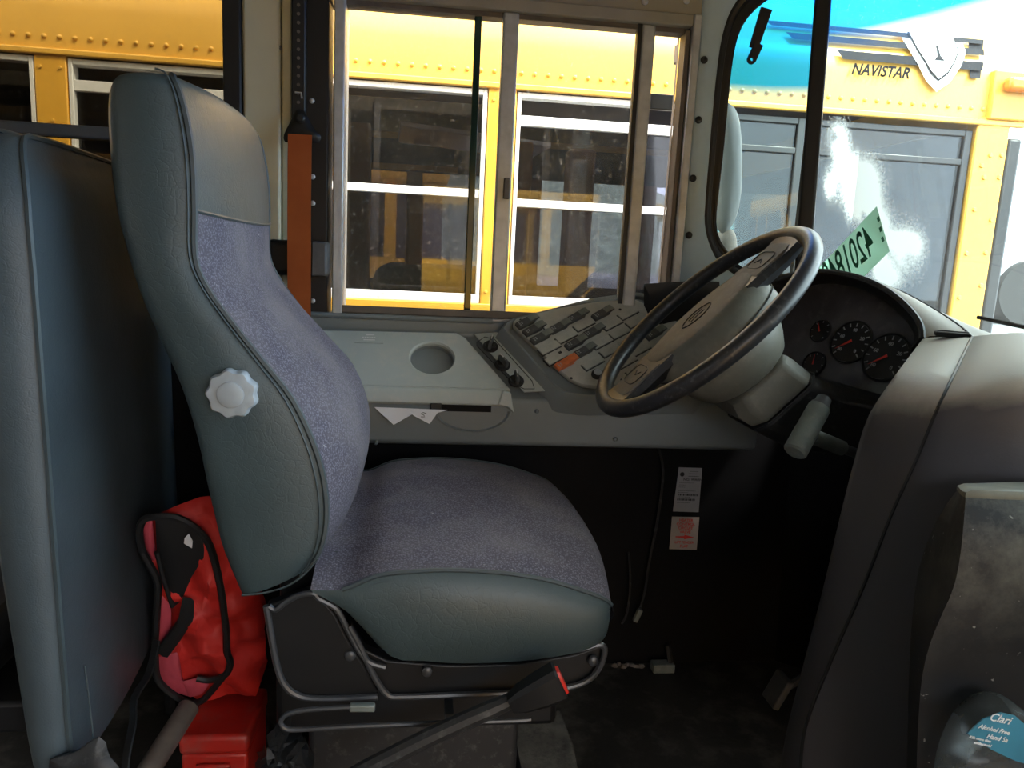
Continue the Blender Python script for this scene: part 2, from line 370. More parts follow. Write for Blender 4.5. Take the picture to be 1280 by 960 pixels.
# ================================================================ SETTING: the bus cabin
YW = 1.72                      # inner face of the left wall
ZS, ZH = .835, 1.475           # driver window sill and head
struct('floor', MB().span((-4, -.75, -.06), (1.3, 1.80, 0)), M_floor)
struct('ceiling', MB().span((-4, -.75, 1.86), (1.36, 1.80, 1.92)), M_cream)
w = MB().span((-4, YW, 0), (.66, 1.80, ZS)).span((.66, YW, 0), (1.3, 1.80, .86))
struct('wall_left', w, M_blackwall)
struct('wall_rear', MB().span((-4.06, -.75, 0), (-4, 1.80, 1.86)), M_cream)
w = MB().span((-4, -.75, 0), (.0, -.69, 1.0)).span((.95, -.75, 0), (1.3, -.69, 1.55)).span((-4, -.75, 1.32), (1.3, -.69, 1.86))   # the open door at 0 < x < .95
for a, b in ((-4, -3.4), (-2.8, -2.2), (-1.6, 0)): w.span((a, -.75, 1.0), (b, -.69, 1.32))
struct('wall_right', w, M_header)
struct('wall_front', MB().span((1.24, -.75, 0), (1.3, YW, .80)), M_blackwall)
# upper left wall: header over the windows and the panels behind the rear window
h = MB().span((-4, YW, 1.49), (-.20, 1.80, 1.86)).span((-.20, YW, 1.52), (.585, 1.80, 1.86))
for a, b in ((-4, -3.9), (-3.1, -3.0), (-2.2, -2.1), (-1.32, -1.24)): h.span((a, YW, ZS), (b, 1.80, 1.49))
struct('trim_1', h, M_header)
hd = [(806, 2), (858, 1)]
t1 = bpy.data.objects['trim_1']
def screws(parent, pts, y, r=.006, m=M_rub, nm='screw'):
    for p in pts:
        c = U(p[0], p[1], Y=y)
        MB().lathe([(r * 1.25, 0), (r * 1.25, .002), (r * .8, .0045), (r * .35, .0052), (r * .3, .003)], (c.x, y, c.z), (0, -1, 0), 10).build(nm, m, parent)
screws(t1, hd, YW - .001, .006, M_alu)
# cream pillar between rear window and driver window
x0, x1, x2, x3 = -.375, -.278, -.203, -.193
p = setting('trim_2', (-.32, YW, ZS))
MB().span((x0, YW - .012, .70), (x1 - .022, 1.80, 1.49)).build('pillar_panel', M_cream, p, bevel=.006)
MB().span((x1 - .02, YW - .004, .70), (x1, 1.80, 1.49)).build('pillar_flange', M_cream, p, bevel=.003)
screws(p, [(349, 60), (347, 229)], YW - .005, .005, M_tube)
MB().span((x1 + .001, YW - .008, .70), (x2, 1.80, 1.49)).build('black_pillar_strip', M_rub, p, bevel=.003)
screws(p, [(390, 126), (391, 221), (391, 254), (391, 376)], YW - .009, .0045, M_alu)
MB().span((-.412, YW - .02, .70), (x0 - .001, 1.80, 1.49)).build('rubber_seal', M_rub, p, bevel=.004)

# rear side window (tinted)
w2 = setting('window_2', (-.83, YW, ZS))
MB().span((-1.24, YW + .015, 1.185), (-.413, 1.775, 1.21)).build('bottom_rail', M_bol, w2, bevel=.004)
MB().span((-1.24, YW + .03, 1.21), (-.413, 1.756, 1.49)).build('pane', M_gl_tint, w2, smooth=0)
MB().span((-1.24, YW + .025, ZS), (-.413, 1.765, 1.185)).build('lower_pane', M_gl_tint, w2, smooth=0)
MB().span((-1.24, YW, .82), (-.413, 1.80, .845)).build('sill', M_alu, w2, bevel=.004)

# driver sliding window
w1 = setting('window_1', (.2, YW, ZS))
XL, XR = -.192, .585
fr = MB().span((XL, YW - .015, ZS), (XL + .022, 1.80, 1.52)).build('left_jamb', M_alu, w1, bevel=.003)
MB().span((XR - .018, YW - .012, ZS), (XR, 1.80, 1.52)).build('right_jamb', M_alu, w1, bevel=.003)
MB().span((XR - .030, YW + .0, ZS), (XR - .019, 1.78, 1.49)).build('dark_seal', M_tube, w1, bevel=.002)
MB().span((XL, YW - .005, ZS - .02), (XR, 1.80, ZS + .012)).build('bottom_track', M_alu, w1, bevel=.003)
MB().span((XL, YW - .014, ZS + .013), (XR - .03, 1.715, ZS + .03)).build('track_lip', M_tube, w1, bevel=.003)
MB().span((XL + .022, YW - .008, 1.495), (XR - .018, 1.80, 1.52)).build('head_track', M_header, w1, bevel=.003)
MB().span((XL + .022, YW + .012, 1.485), (XR - .03, 1.77, 1.495)).build('head_channel', M_brown if False else M_tube, w1)
# sashes
MB().span((.156, YW + .001, ZS + .012), (.19, 1.75, 1.495)).build('centre_mullion', M_alu, w1, bevel=.004)
MB().span((.172, YW - .008, 1.11), (.186, YW + .0005, 1.155)).build('sash_latch', M_tube, w1, bevel=.003)
MB().span((.459, YW + .002, ZS + .012), (.488, 1.75, 1.495)).build('vent_mullion', M_alu, w1, bevel=.004)
MB().span((.449, YW + .005, ZS + .012), (.4585, 1.745, 1.495)).build('mullion_seal', M_rub, w1)
MB().span((.097, YW + .018, ZS + .012), (.112, 1.765, 1.488)).build('glass_edge_seal', M_gledge, w1, bevel=.002)
MB().span((-.17, YW + .028, ZS + .012), (.098, 1.752, 1.488)).build('left_pane', M_gl_win, w1, smooth=0)
MB().span((.1125, YW + .045, ZS + .012), (.156, 1.769, 1.488)).build('slip_pane', M_gl_win, w1, smooth=0)
MB().span((.19, YW + .010, ZS + .012), (.449, 1.734, 1.488)).build('right_pane', M_gl_win, w1, smooth=0)
MB().span((.488, YW + .040, ZS + .012), (.555, 1.764, 1.488)).build('vent_pane', glass('vent_glass', (.95, .96, .96), specks=.0), w1, smooth=0)

# grey A pillar with screws: plate with a rounded opening edge for the corner pane
ap = setting('trim_3', (.62, YW, ZS))
edge_px = [(1003, -60), (960, -30), (935, -12), (915, 12), (903, 45), (896, 90), (891, 140), (886, 200), (882, 250), (881, 280), (887, 305), (900, 328), (925, 345), (950, 352)]
edge = cm([U(a, b, Y=YW) for a, b in edge_px], 3)
left = [V(.5855, YW, lerp(1.80, ZS - .04, i / (len(edge) - 1))) for i in range(len(edge))]
rowsA = [[l.lerp(e, t) - V(0, .012 * math.sin(math.pi * min(1, t * 1.0)) ** .5 if 0 < t < 1 else 0, 0) for t in (0, .06, .3, .6, .85, .96, 1)] for l, e in zip(left, edge)]
b_ = MB().loft(rowsA); bk = [[q + V(0, .07, 0) for q in r] for r in rowsA]; b_.loft(bk)
for i in range(len(rowsA) - 1):
    b_.add([rowsA[i][0], rowsA[i + 1][0], bk[i + 1][0], bk[i][0]], [(0, 1, 2, 3)])
b_.build('pillar_panel', M_pillar, ap)
screws(ap, [(880, 75), (873, 150), (866, 223), (861, 294)], YW - .014, .0065, M_rub)
# windscreen
wsx = [V(.64, 1.745, 0), V(.76, 1.735, 0), V(.872, 1.70, 0), V(.95, 1.62, 0), V(1.03, 1.48, 0), V(1.11, 1.25, 0), V(1.17, 1.0, 0), V(1.205, .6, 0), V(1.22, .1, 0), V(1.22, -.7, 0)]
def ws(p, z): return V(p.x - .10 * (z - .95) * max(0, min(1, (p.x - .75) / .3)), p.y, z)
ww = setting('window_3', (.9, 1.5, .9))
c1 = rs(cm(wsx[:3], 6), 10); c2 = rs(cm(wsx[2:], 5), 40)
for nm, c in (('corner_pane', c1), ('front_pane', c2)):
    g = MB().loft([[ws(q, z) for q in c] for z in (.86, 1.1, 1.3, 1.5, 1.7, 1.84)]); g.build(nm, M_gl_ws if nm == 'front_pane' else M_gl_wc, ww, smooth=60)
MB().tube([q + V(.004, .008, 0) for q in edge], .013, 8).build('gasket', M_rub, ww)
g2 = cm([U(a, b, Y=YW + .01) for a, b in [(1003, -22), (965, -4), (940, 15), (924, 40), (915, 80), (909, 140), (903, 200), (897, 250), (894, 280), (900, 303), (915, 322)]], 3)
MB().loft([[a.lerp(b, t) + V(0, .012 * math.sin(math.pi * t), 0) for t in (0, .25, .5, .75, 1)] for a, b in zip(rs(edge, 30), rs(g2, 30))]).build('gasket_lip', M_rub, ww, solid=.006)
MB().ribbon([ws(V(.866, 1.688, 0), z) for z in (.85, 1.1, 1.4, 1.84)], (.85, -.5, 0), .034, .03).build('seam_post', M_rub, ww, bevel=.006)
# head of the windscreen, cowl below it
hh = rs(wsx, 24)
MB().loft([[ws(q, 1.66) + V(-.012, -.02, 0) for q in hh], [ws(q, 1.88) + V(-.012, -.02, 0) for q in hh]]).build('head_rail', M_header, ww, solid=.02)
gb = rs(wsx[2:], 24)
MB().tube([ws(q, .868) + V(-.012, -.012, 0) for q in gb], .012, 6).build('bottom_gasket', M_rub, ww)
MB().tube(cm([U(1222, 396.5, Y=1.24), U(1250, 402.5, Y=1.20), U(1300, 413, Y=1.12)], 4), .0035, 8).build('cowl_seal', M_rub, ww)
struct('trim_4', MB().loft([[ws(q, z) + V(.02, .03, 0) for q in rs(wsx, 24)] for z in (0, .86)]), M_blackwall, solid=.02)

# ================================================================ SIDE CONSOLE
zf = U(520, 404, Y=YW).z; zn = U(520, 483, Y=1.566).z
CP = V(0, YW, zf); CN = V(0, -(zf - zn), (YW - 1.566)).normalized(); CS = V(0, (YW - 1.566), zf - zn).normalized()  # plane, normal, up-slope
def cpt(px, py, h=0): return UP(px, py, CP + CN * h, CN)
con = thing('side_console', (.15, 1.64, .52), 'grey moulded console under the driver side window with cup holder lid', 'console')
XC0, XC1 = -.33, .74
xs_ = [XC0, 0, .3, XC1]
SKB = .592
prof = [V(0, YW - .001, zf + .012), V(0, YW - .012, zf + .012), V(0, YW - .014, zf - .012), CP - CS * .022 - CN * .012, V(0, 1.566, zn) - CN * .012 + V(0, .004, 0), V(0, 1.556, zn - .02), V(0, 1.556, zn - .05), V(0, 1.562, SKB + .006), V(0, 1.572, SKB), V(0, 1.60, SKB), V(0, YW - .001, SKB)]
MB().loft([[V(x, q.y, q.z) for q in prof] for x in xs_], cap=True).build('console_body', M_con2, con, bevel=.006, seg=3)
MB().tube([V(x, YW - .013, zf + .012) for x in (XC0, .16)], .006, 8).build('rear_ledge', M_con2, con)
# lid with a round cup hole
cc = cpt(540, 449); cu_, cv_ = V(1, 0, 0), CS
cr_ = (cpt(567, 450) - cc).length
lid = [cpt(380, 414), cpt(430, 414.5), cpt(571, 417.5), cpt(581, 423), cpt(638, 488), cpt(380, 481)]
N = 64; ang = []
lo = rs(lid, 240, True)
inner = [cc + (cu_ * math.cos(2 * math.pi * k / N) + cv_ * math.sin(2 * math.pi * k / N)) * cr_ for k in range(N)]
def aof(q): d = q - cc; return math.atan2(d.dot(cv_), d.dot(cu_)) % (2 * math.pi)
outer = []
for k in range(N):
    t = 2 * math.pi * k / N; outer.append(min(lo, key=lambda q: abs((aof(q) - t + math.pi) % (2 * math.pi) - math.pi)))
for c in lid:
    k = min(range(N), key=lambda k: (outer[k] - c).length); outer[k] = c
up = CN * .004
rows = [[q - CN * .012 for q in outer], [q + up * .3 for q in outer], [q + up for q in [o.lerp(cc, .02) for o in outer]]]
for t in (.3, .6, .85): rows.append([o.lerp(i, t) + up for o, i in zip(outer, inner)])
rows += [[cc + (i - cc) * 1.07 + up * 1.3 for i in inner], [i + up * .6 for i in inner], [i - CN * .004 for i in inner]]
lidm = MB().loft(rows, cu=True); ldo = lidm.build('lid', M_con, con, smooth=30)
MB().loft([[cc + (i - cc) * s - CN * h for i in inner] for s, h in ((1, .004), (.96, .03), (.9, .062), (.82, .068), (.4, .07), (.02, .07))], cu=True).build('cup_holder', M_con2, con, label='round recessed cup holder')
# front lip of the lid (rounded drawer front)
a, b = U(380, 480, Y=1.566), U(632, 487, Y=1.566)
lipp = [V(0, .006, .002), V(0, -.012, 0), V(0, -.018, -.008), V(0, -.020, -.03), V(0, -.012, -.034), V(0, .006, -.03)]
MB().loft([[e + q for q in lipp] for e in (a, a.lerp(b, .5), b)], cu=True, cap=True).build('lid_lip', M_con, con, bevel=.003)
e = U(640, 497, Y=1.55)
MB().prism([U(628, 487, Y=1.552), U(638, 490, Y=1.552), U(642, 515, Y=1.552), U(634, 508, Y=1.552), U(622, 505, Y=1.552)], V(0, -.012, 0)).build('lid_corner', M_con, con, bevel=.003)
MB().span((U(540, 505, Y=1.553).x, 1.5485, U(540, 513, Y=1.553).z), (U(614, 505, Y=1.553).x, 1.556, U(614, 504, Y=1.553).z)).build('finger_slot', M_blackwall, con)
MB().span((U(538, 505, Y=1.553).x, 1.542, U(540, 513, Y=1.553).z), (U(552, 505, Y=1.553).x, 1.5545, U(540, 503, Y=1.553).z)).build('latch', M_rub, con, bevel=.002)
# half-round recess under the slot: raised ring with a dished middle
rc = U(591, 513, Y=1.556); rx = (U(640, 515, Y=1.556) - rc).length; rz = .047
half = [math.pi + math.pi * k / 20 for k in range(21)]
def hp(s, h): return [V(rc.x + rx * s * math.cos(t), 1.5575 - h, rc.z + rz * s * math.sin(t)) for t in half]
MB().loft([hp(1.0, -.001), hp(.98, .005), hp(.93, .006), hp(.88, .001), hp(.6, .0014), hp(.02, .0014)]).build('finger_recess', M_con2, con)
# raised instruction plate (letters too worn to read are little bars)
q0, q1, q2, q3 = cpt(446, 416, .005), cpt(482, 416.5, .005), cpt(479, 429.5, .005), cpt(443, 428.5, .005)
tp = MB().prism([q0, q1, q2, q3], CN * .0012).build('instruction_plate', M_con, con)
lt = MB()
for j, (a0, b0) in enumerate(((.38, .66), (.26, .74), (.32, .72))):
    n_ = 5 + j
    for i in range(n_):
        u0 = lerp(a0, b0, i / n_); vv = .25 + j * .24; top_ = lerp(q0, q1, u0); bot_ = lerp(q3, q2, u0); lt.box(lerp(top_, bot_, vv) + CN * .0016, (.0032, .0028, .0006), (V(1, 0, 0), CS, CN))
lt.build('worn_lettering', M_white, tp, smooth=0)
# knob strip
ks = [cpt(592, 418, .001), cpt(622, 416, .001), cpt(688, 489, .001), cpt(655, 491, .001)]
MB().prism(ks, CN * .003).build('knob_strip', M_con, con, bevel=.0015)
MB().tube([cpt(x, y, .005) for x, y in ((596, 428), (606, 421), (618, 424), (665, 476), (668, 486), (655, 486), (640, 478), (596, 432))], .0008, 5, closed=True).build('strip_groove', M_rub, con)
for i, (px, py, ang_) in enumerate(((613, 434, 75), (628, 457, 125), (645, 477, 95))):
    o = cpt(px, py, .004); kb = MB().lathe([(.0165, 0), (.017, .003), (.016, .005), (.0125, .006), (.012, .010), (.011, .011)], o, CN, 28).build('rotary_knob', M_rub, con, label='black rotary knob with a raised grip')
    d = V(1, 0, 0) * math.cos(math.radians(ang_)) + CS * math.sin(math.radians(ang_)); s_ = CN.cross(d)
    g = MB(); prof2 = [(-.0150, .006), (-.0146, .019), (-.011, .025), (.009, .026), (.0135, .022), (.0150, .006)]
    g.prism([o + d * a_ + CN * b_ - s_ * .0034 for a_, b_ in prof2], s_ * .0068); gp = g.build('grip', M_rock, kb, bevel=.0018)
    MB().box(o + d * .006 + CN * .0262, (.012, .0018, .0008), (d, s_, CN)).build('pointer_line', M_white, kb, smooth=0)
screws(con, [(671, 514), (769, 549), (470, 553)], 1.5555, .004, M_con2)

# ---------------------------------------------------------------- papers sticking out of the drawer
def sheet(name, pxs, label):
    P = [U(x, y, Y=yy) for x, y, yy in pxs]
    m = MB().prism(P, V(0, .0012, 0)); return tag(m.build(name, M_paper, smooth=0), label, 'paper')
sheet('paper_sheet', [(468, 509, 1.535), (524, 511, 1.535), (517, 517, 1.530), (492, 531, 1.525), (481, 521, 1.53)], 'white paper corner sticking out of the console drawer, nearer the seat')
o = sheet('paper_sheet', [(507, 510.5, 1.529), (560, 512.5, 1.529), (547, 516, 1.526), (537, 530, 1.522), (517, 519.5, 1.525)], 'white folded paper tip beside the black drawer slot')
MB().tube([U(x, y, Y=1.5245) for x, y in ((526, 521), (531, 521), (530, 519), (526, 517), (529, 515.5), (533, 517))], .0007, 5).build('pen_mark', M_rub, o)

# ---------------------------------------------------------------- switch panel
TA = math.radians(40); PN = V(0, -math.sin(TA), math.cos(TA)); PS = V(0, math.cos(TA), math.sin(TA)); PP = U(640, 408, Y=1.665)
def ppt(px, py, h=0): return UP(px, py, PP + PN * h, PN)
sp = thing('switch_panel', (.42, 1.6, .6), 'grey raised switch panel with rocker switches under the window, behind the steering wheel', 'panel')
pod = [(626, 411), (634, 400), (650, 396), (740, 373), (796, 365), (812, 369), (830, 388), (905, 420), (900, 470), (870, 495), (735, 497), (700, 492), (690, 484)]
podt = rs([ppt(x, y, -.004) for x, y in pod], 60, True)
cpod = sum(podt, V(0, 0, 0)) / len(podt)
def pod_drop(q): # towards the console
    return q - PN * .05
inn = [q.lerp(cpod, .055) for q in podt]; inn2 = [q.lerp(cpod, .075) - PN * .008 for q in podt]
MB().loft([[pod_drop(q) + (q - cpod) * .06 for q in podt], podt, [q + PN * .004 for q in [r.lerp(cpod, .02) for r in podt]], inn, inn2, [q.lerp(cpod, .95) - PN * .008 for q in podt]], cu=True).build('pod_body', M_con2, sp)
pl = [(641, 406), (645, 402), (692, 390), (741, 381.5), (790, 377), (800, 381), (880, 425), (878, 450), (858, 481), (742, 486.5), (726, 484.5), (712, 478), (700, 468), (641, 412)]
MB().prism([ppt(x, y, -.006) for x, y in pl], PN * .010).build('switch_plate', M_plate, sp, bevel=.002)
aD = (ppt(672, 397) - ppt(645, 410)); aD = (aD - PN * aD.dot(PN)).normalized(); bD = PN.cross(aD)
if bD.dot(ppt(655, 418) - ppt(645, 410)) < 0: bD = -bD
PT = .0042
rl, rw = (ppt(672, 397) - ppt(645, 410)).length, (ppt(668, 413) - ppt(659, 404)).length * .86
# a blank cover: low square tile; a rocker: frame, convex paddle and a light legend
def rocker(px, py, m=M_rock, first={}):
    c = ppt(px, py, PT); k = m.name
    if k not in first:
        hl, hw = rl / 2, rw / 2
        hl *= .93; hw *= .84; pr = [(-hl, 0), (-hl, .0065), (-hl * .85, .0095), (-hl * .3, .0105), (hl * .1, .012), (hl * .6, .0140), (hl * .95, .0128), (hl * .98, .0110), (hl * .55, .006), (hl * .5, 0)]
        g = MB(); L = lambda a_, b_, h: c + aD * a_ + bD * b_ + PN * h
        g.prism([L(a_, -hw * .93, h) for a_, h in pr], bD * hw * 1.86); o = g.build('rocker_switch', m, sp, bevel=.0012)
        lg = MB()
        for (u0, v0) in ((-.78, -.4), (-.78, .0), (-.78, .4), (-.6, -.2), (-.6, .25)): lg.box(L(hl * u0, hw * v0, .0105 if u0 > -.7 else .0098), (.003, .0022, .0006), (aD, bD, PN))
        ln_ = MB().prism([L(a_, -hw * .8, h) for a_, h in ((hl * .12, .0124), (hl * .6, .0144), (hl * .9, .0134), (hl * .9, .0125), (hl * .1, .0110))], bD * hw * 1.6)
        o2_ = ln_.build('rocker_lens', M_lever if m is M_rock else m, o, smooth=0)
        l_ = lg.build('legend', M_dim, o, smooth=0)
        first[k] = (o, (l_, o2_), c)
    else:
        o, l_, c0 = first[k]; n_ = o.copy(); COL.objects.link(n_); n_.location = o.location + (c - c0); 
        for q_ in l_: n2 = q_.copy(); COL.objects.link(n2); n2.parent = n_
for q in ((659, 404), (668, 413), (677, 423), (700, 410), (720, 430), (731, 440), (722, 397), (742, 416), (753, 393.5), (819, 418)): rocker(*q)
rocker(708, 455, M_orange)
blank0 = None
for px, py in ((687, 435), (695, 447.5), (690, 404), (708, 421), (741, 454), (730, 406), (752.5, 428), (763, 438), (765, 405), (775, 416), (785, 427), (785, 392), (795, 402), (806, 412), (800, 437), (783, 452), (796, 463), (830, 440)):
    c = ppt(px, py, PT)
    if blank0 is None:
        g = MB().box(c, (rl * .84, rw * .84, .005), (aD, bD, PN)); blank0 = (g.build('blank_cover', M_plate, sp, bevel=.0008), c)
        blank_sh = MB().box(c - PN * .0005 - aD * .0012 + bD * .0012, (rl * .88, rw * .93, .0022), (aD, bD, PN)).build('cover_gap', M_rub, blank0[0], smooth=0)
    else:
        n_ = blank0[0].copy(); COL.objects.link(n_); n_.location = c - blank0[1]; n2 = blank_sh.copy(); COL.objects.link(n2); n2.parent = n_
MB().box(ppt(700, 441, PT + .0015), (.008, .006, .003), (aD, bD, PN)).build('empty_slot', M_rub, sp, smooth=0)
o = ppt(746, 469, PT)
kl = MB().lathe([(.012, 0), (.012, .006), (.0105, .009), (.009, .010)], o, PN, 20).build('key_lock', M_rub, sp)
MB().lathe([(.0085, .0095), (.0085, .011), (.006, .0125), (.002, .0125)], o, PN, 16).build('lock_face', M_alu, kl)
for px, py in ((651, 400), (775, 387), (714, 473), (777, 475)):
    MB().lathe([(.0032, 0), (.0032, .001), (.001, .0015)], ppt(px, py, PT), PN, 8).build('screw', M_rub, sp)
# black tray behind the pod under the A pillar
t_ = [(805, 355), (862, 352), (900, 352), (900, 372), (845, 378), (826, 384), (813, 372)]
MB().puff(rs([U(x, y, Y=1.66) for x, y in t_], 24, True), V(0, -.4, 1), .012, 3, back=.05).build('black_end_tray', M_rub, sp)

# ================================================================ LOWER WALL: labels, cable, floor bits
def placard(name, px, m, label):
    P = [U(x, y, Y=YW - .001) for x, y in px]; c = sum(P, V(0, 0, 0)) / 4
    o = tag(MB().prism(P, V(0, -.0015, 0)).build(name, m, smooth=0, bevel=.0), label, 'label'); return o, P
o, P = placard('warning_label', [(848.5, 584), (877.5, 585), (873, 640), (841, 639)], M_stk, 'white printed data label on the black wall, above the red heater label')
ux = (P[1] - P[0]).normalized(); uy = (P[0] - P[3]).normalized(); yl = YW - .0032
def lp(u, v): a_ = P[0].lerp(P[1], u); b_ = P[3].lerp(P[2], u); q = a_.lerp(b_, v); return V(q.x, yl, q.z)
MB().lathe([(.0055, 0), (.0055, .0006)], lp(.17, .15), (0, -1, 0), 16).build('round_logo', M_rub, o, smooth=0)
tx = MB()
for v, u0, u1, hgt in ((.08, .5, .85, .0015), (.13, .45, .95, .0015), (.19, .45, .9, .0018), (.34, .1, .7, .001), (.39, .1, .35, .001), (.44, .1, .35, .001), (.52, .1, .8, .0012), (.56, .1, .5, .001), (.66, .1, .6, .001), (.79, .1, .6, .001)):
    u = u0
    while u < u1:
        w_ = random.uniform(.03, .07); a_ = lp(u, v); b_ = lp(min(u + w_, u1), v); tx.box((a_ + b_) / 2, ((b_ - a_).length, .0006, hgt)); u += w_ + .025
tx.build('fine_print', M_bol, o, smooth=0)
bars = MB()
for v in (.61, .72):
    u = .1
    while u < (.9 if v < .7 else .82):
        w_ = random.choice((.015, .03, .045)); a_ = lp(u, v); b_ = lp(u + w_, v); bars.box((a_ + b_) / 2, ((b_ - a_).length, .0006, .005)); u += w_ + random.choice((.015, .025))
bars.build('bar_code', M_rub, o, smooth=0)
text('NO. WARN', lp(.64, .265), ux, uy, .009, M_rub, 'printed_line', o)
o, P = placard('heater_label', [(840, 645.5), (874, 646.5), (870.5, 687), (836.5, 686)], M_stk2, 'cream label with red print and arrow on the black wall')
ux = (P[1] - P[0]).normalized(); uy = (P[0] - P[3]).normalized()
for s_, v in (('HEATER', .1), ('CONTROL', .22), ('CIRCUIT', .34), ('VALVE', .46), ('LIFT FENDER', .78), ('FLAP', .9)): text(s_, lp(.52, v), ux, uy, .0098 if len(s_) < 9 else .0085, M_red, 'red_print', o)
MB().prism([lp(.18, .595), lp(.5, .58), lp(.5, .54), lp(.86, .61), lp(.5, .68), lp(.5, .64), lp(.18, .625)], V(0, -.0006, 0)).build('red_arrow', M_red, o, smooth=0)
o = thing('hanging_cable', U(795, 778, Y=1.69), 'thin dark cable hanging down the black wall with a loose connector', 'cable')
MB().tube(cm([U(x, y, Y=1.69) for x, y in ((822, 556), (829, 590), (822, 650), (812, 700), (806, 740), (798, 768))], 4), .0032, 6).build('wire', M_hood, o)
MB().tube(cm([U(x, y, Y=1.685) for x, y in ((786, 690), (788, 730), (784, 765), (777, 780))], 4), .0026, 6).build('wire', M_hood, o)
d_ = (U(803, 758, Y=1.685) - U(792, 780, Y=1.685)).normalized()
MB().box(U(797, 769, Y=1.682), (.034, .012, .012), (d_, V(0, 1, 0), d_.cross(V(0, 1, 0)))).build('connector', M_lever, o, bevel=.002)
o = thing('floor_bracket', U(828, 836, Z=.0), 'dark bracket with a pale foot on the floor by the black wall', 'bracket')
q = U(828, 833, Z=.012); MB().box(q, (.055, .03, .022)).build('foot', M_lever, o, bevel=.003)
MB().tube([q + V(.02, 0, .01), q + V(.012, .01, .05)], .007, 6).build('stem', M_hood, o)
sc_ = MB()
for k in range(7):
    c = U(768 + k * 5.5, 832 + random.uniform(-2, 2), Z=.004); sc_.puff(rs([c + V(random.uniform(.006, .012) * math.cos(t), random.uniform(.004, .01) * math.sin(t), 0) for t in (0, 1.1, 2.2, 3.3, 4.4, 5.4)], 8, True), V(0, 0, 1), .005, 2, back=.003)
tag(sc_.build('litter', M_tube, kind='stuff'), 'pale crumbs of litter on the floor by the black wall', 'litter')
o = thing('brake_pedal', U(972, 862, Y=1.5), 'grey pedal deep in the dark footwell', 'pedal')
q = U(972, 862, Y=1.5); ax = (V(1, 0, 0), V(0, .0, 1).cross(V(1, 0, 0)), V(0, 0, 1)); ax = (V(.35, -.1, .93).normalized(), V(0, 1, 0), V(.93, 0, -.35).normalized())
MB().box(q, (.075, .06, .016), ax).build('pedal_pad', M_bol, o, bevel=.004)
MB().tube([q + V(.01, 0, 0), q + V(.12, .02, .05), q + V(.30, .02, .25)], .010, 8).build('pedal_arm', M_hood, o)

# ================================================================ DRIVER SEAT
seat = thing('driver_seat', (0, 1.24, 0), 'grey vinyl driver seat with purple-grey fabric front, facing the steering wheel', 'seat')
YN, YF = 1.0, 1.46
bp = [(300, 748, 380, 716), (288, 715, 399, 690), (275, 680, 408, 650), (258, 610, 405, 602), (245, 550, 392, 555), (225, 485, 366, 500), (198, 425, 331, 455), (172, 365, 292, 406), (157, 315, 259, 360), (145, 270, 244, 322), (138, 225, 243, 263), (134, 180, 241, 205), (132, 140, 235, 160), (134, 112, 227, 124), (141, 97, 219, 103), (155, 88.5, 210, 91), (171, 85.5, 197, 87)]
bb = cm([U(a, b, Y=YN) for a, b, _, _ in bp], 3); ff = cm([U(c, d, Y=YN) for _, _, c, d in bp], 3)
HR = 30  # row index of the headrest seam (10 spans x 3)
NF = 12
front, rest = [], []
for i, (b, f) in enumerate(zip(bb, ff)):
    n = len(bb) - 1; tt = i / n; Wd = YF - YN
    ins = .10 * max(0, (tt - .86) / .14) ** 2 + .012 * max(0, (.06 - tt) / .06)
    bulge = .022 + .035 * math.exp(-((tt - .33) / .2) ** 2); bulge *= 1 if tt < .95 else .4
    d = (f - b); dn = d.normalized(); upv = V(-dn.z, 0, dn.x)
    y0, y1 = YN + ins * .5, YF - ins
    fr_ = [V(f.x, lerp(y0, y1, k / NF), f.z) + dn * bulge * (1 - abs(2 * k / NF - 1) ** 2.5) for k in range(NF + 1)]
    side = lambda yy, sgn: [f.lerp(b, s) * 1 + V(0, yy - f.y, 0) + V(0, sgn * .012 * math.sin(math.pi * min(1, s)) ** .7, 0) for s in (0, .04, .2, .4, .6, .8, .92)]
    far = side(y1, 1); near = side(y0, -1)[::-1]
    backr = [V(b.x, y1 - .008, b.z), V(b.x, y1 - .03, b.z) - dn * .006, V(b.x, lerp(y0, y1, .5), b.z) - dn * .02, V(b.x, y0 + .03, b.z) - dn * .006, V(b.x, y0 + .008, b.z)]
    front.append(fr_); rest.append(far + backr + near)
shell = MB().loft(rest)
ring = front[-1][:-1] + rest[-1]
cap = MB(); ctr = sum(rest[-1] + front[-1], V(0, 0, 0)) / (len(rest[-1]) + len(front[-1])) + V(0, 0, .006)
top = rest[-1] + front[-1][1:-1]
shell.loft([top, [p.lerp(ctr, .5) + V(0, 0, .004) for p in top], [p.lerp(ctr, .97) + V(0, 0, .006) for p in top]], cu=True)
bot = rest[0] + front[0][1:-1]; cb = sum(bot, V(0, 0, 0)) / len(bot)
shell.loft([bot, [p.lerp(cb, .9) for p in bot]], cu=True)
shell.build('backrest_shell', M_vinyl, seat, smooth=50)
MB().loft(front[:HR + 1]).build('backrest_front', M_fab, seat, smooth=60, label='purple-grey woven fabric front')
MB().loft(front[HR:]).build('headrest_front', M_vinyl, seat, smooth=60)
MB().tube([r[0] + V(.0, -.001, 0) for r in front], .0042, 6).build('piping', M_pipe, seat)
MB().tube([p + V(.001, 0, 0) for p in front[HR]], .0025, 6).build('headrest_seam', M_pipe, seat)
MB().tube([r[-1] for r in front], .0042, 6).build('piping', M_pipe, seat)
# stitching beside the piping, hem at the bottom
MB().tube([f.lerp(b, .06) + V(0, -.0055, 0) for f, b in zip(ff, bb)], .0012, 5).build('stitch_line', M_pipe, seat)
MB().tube(cm([U(x, y, Y=YN - .012) for x, y in ((302, 744), (330, 741), (358, 733), (380, 718), (396, 698))], 4), .0015, 5).build('stitch_line', M_pipe, seat)
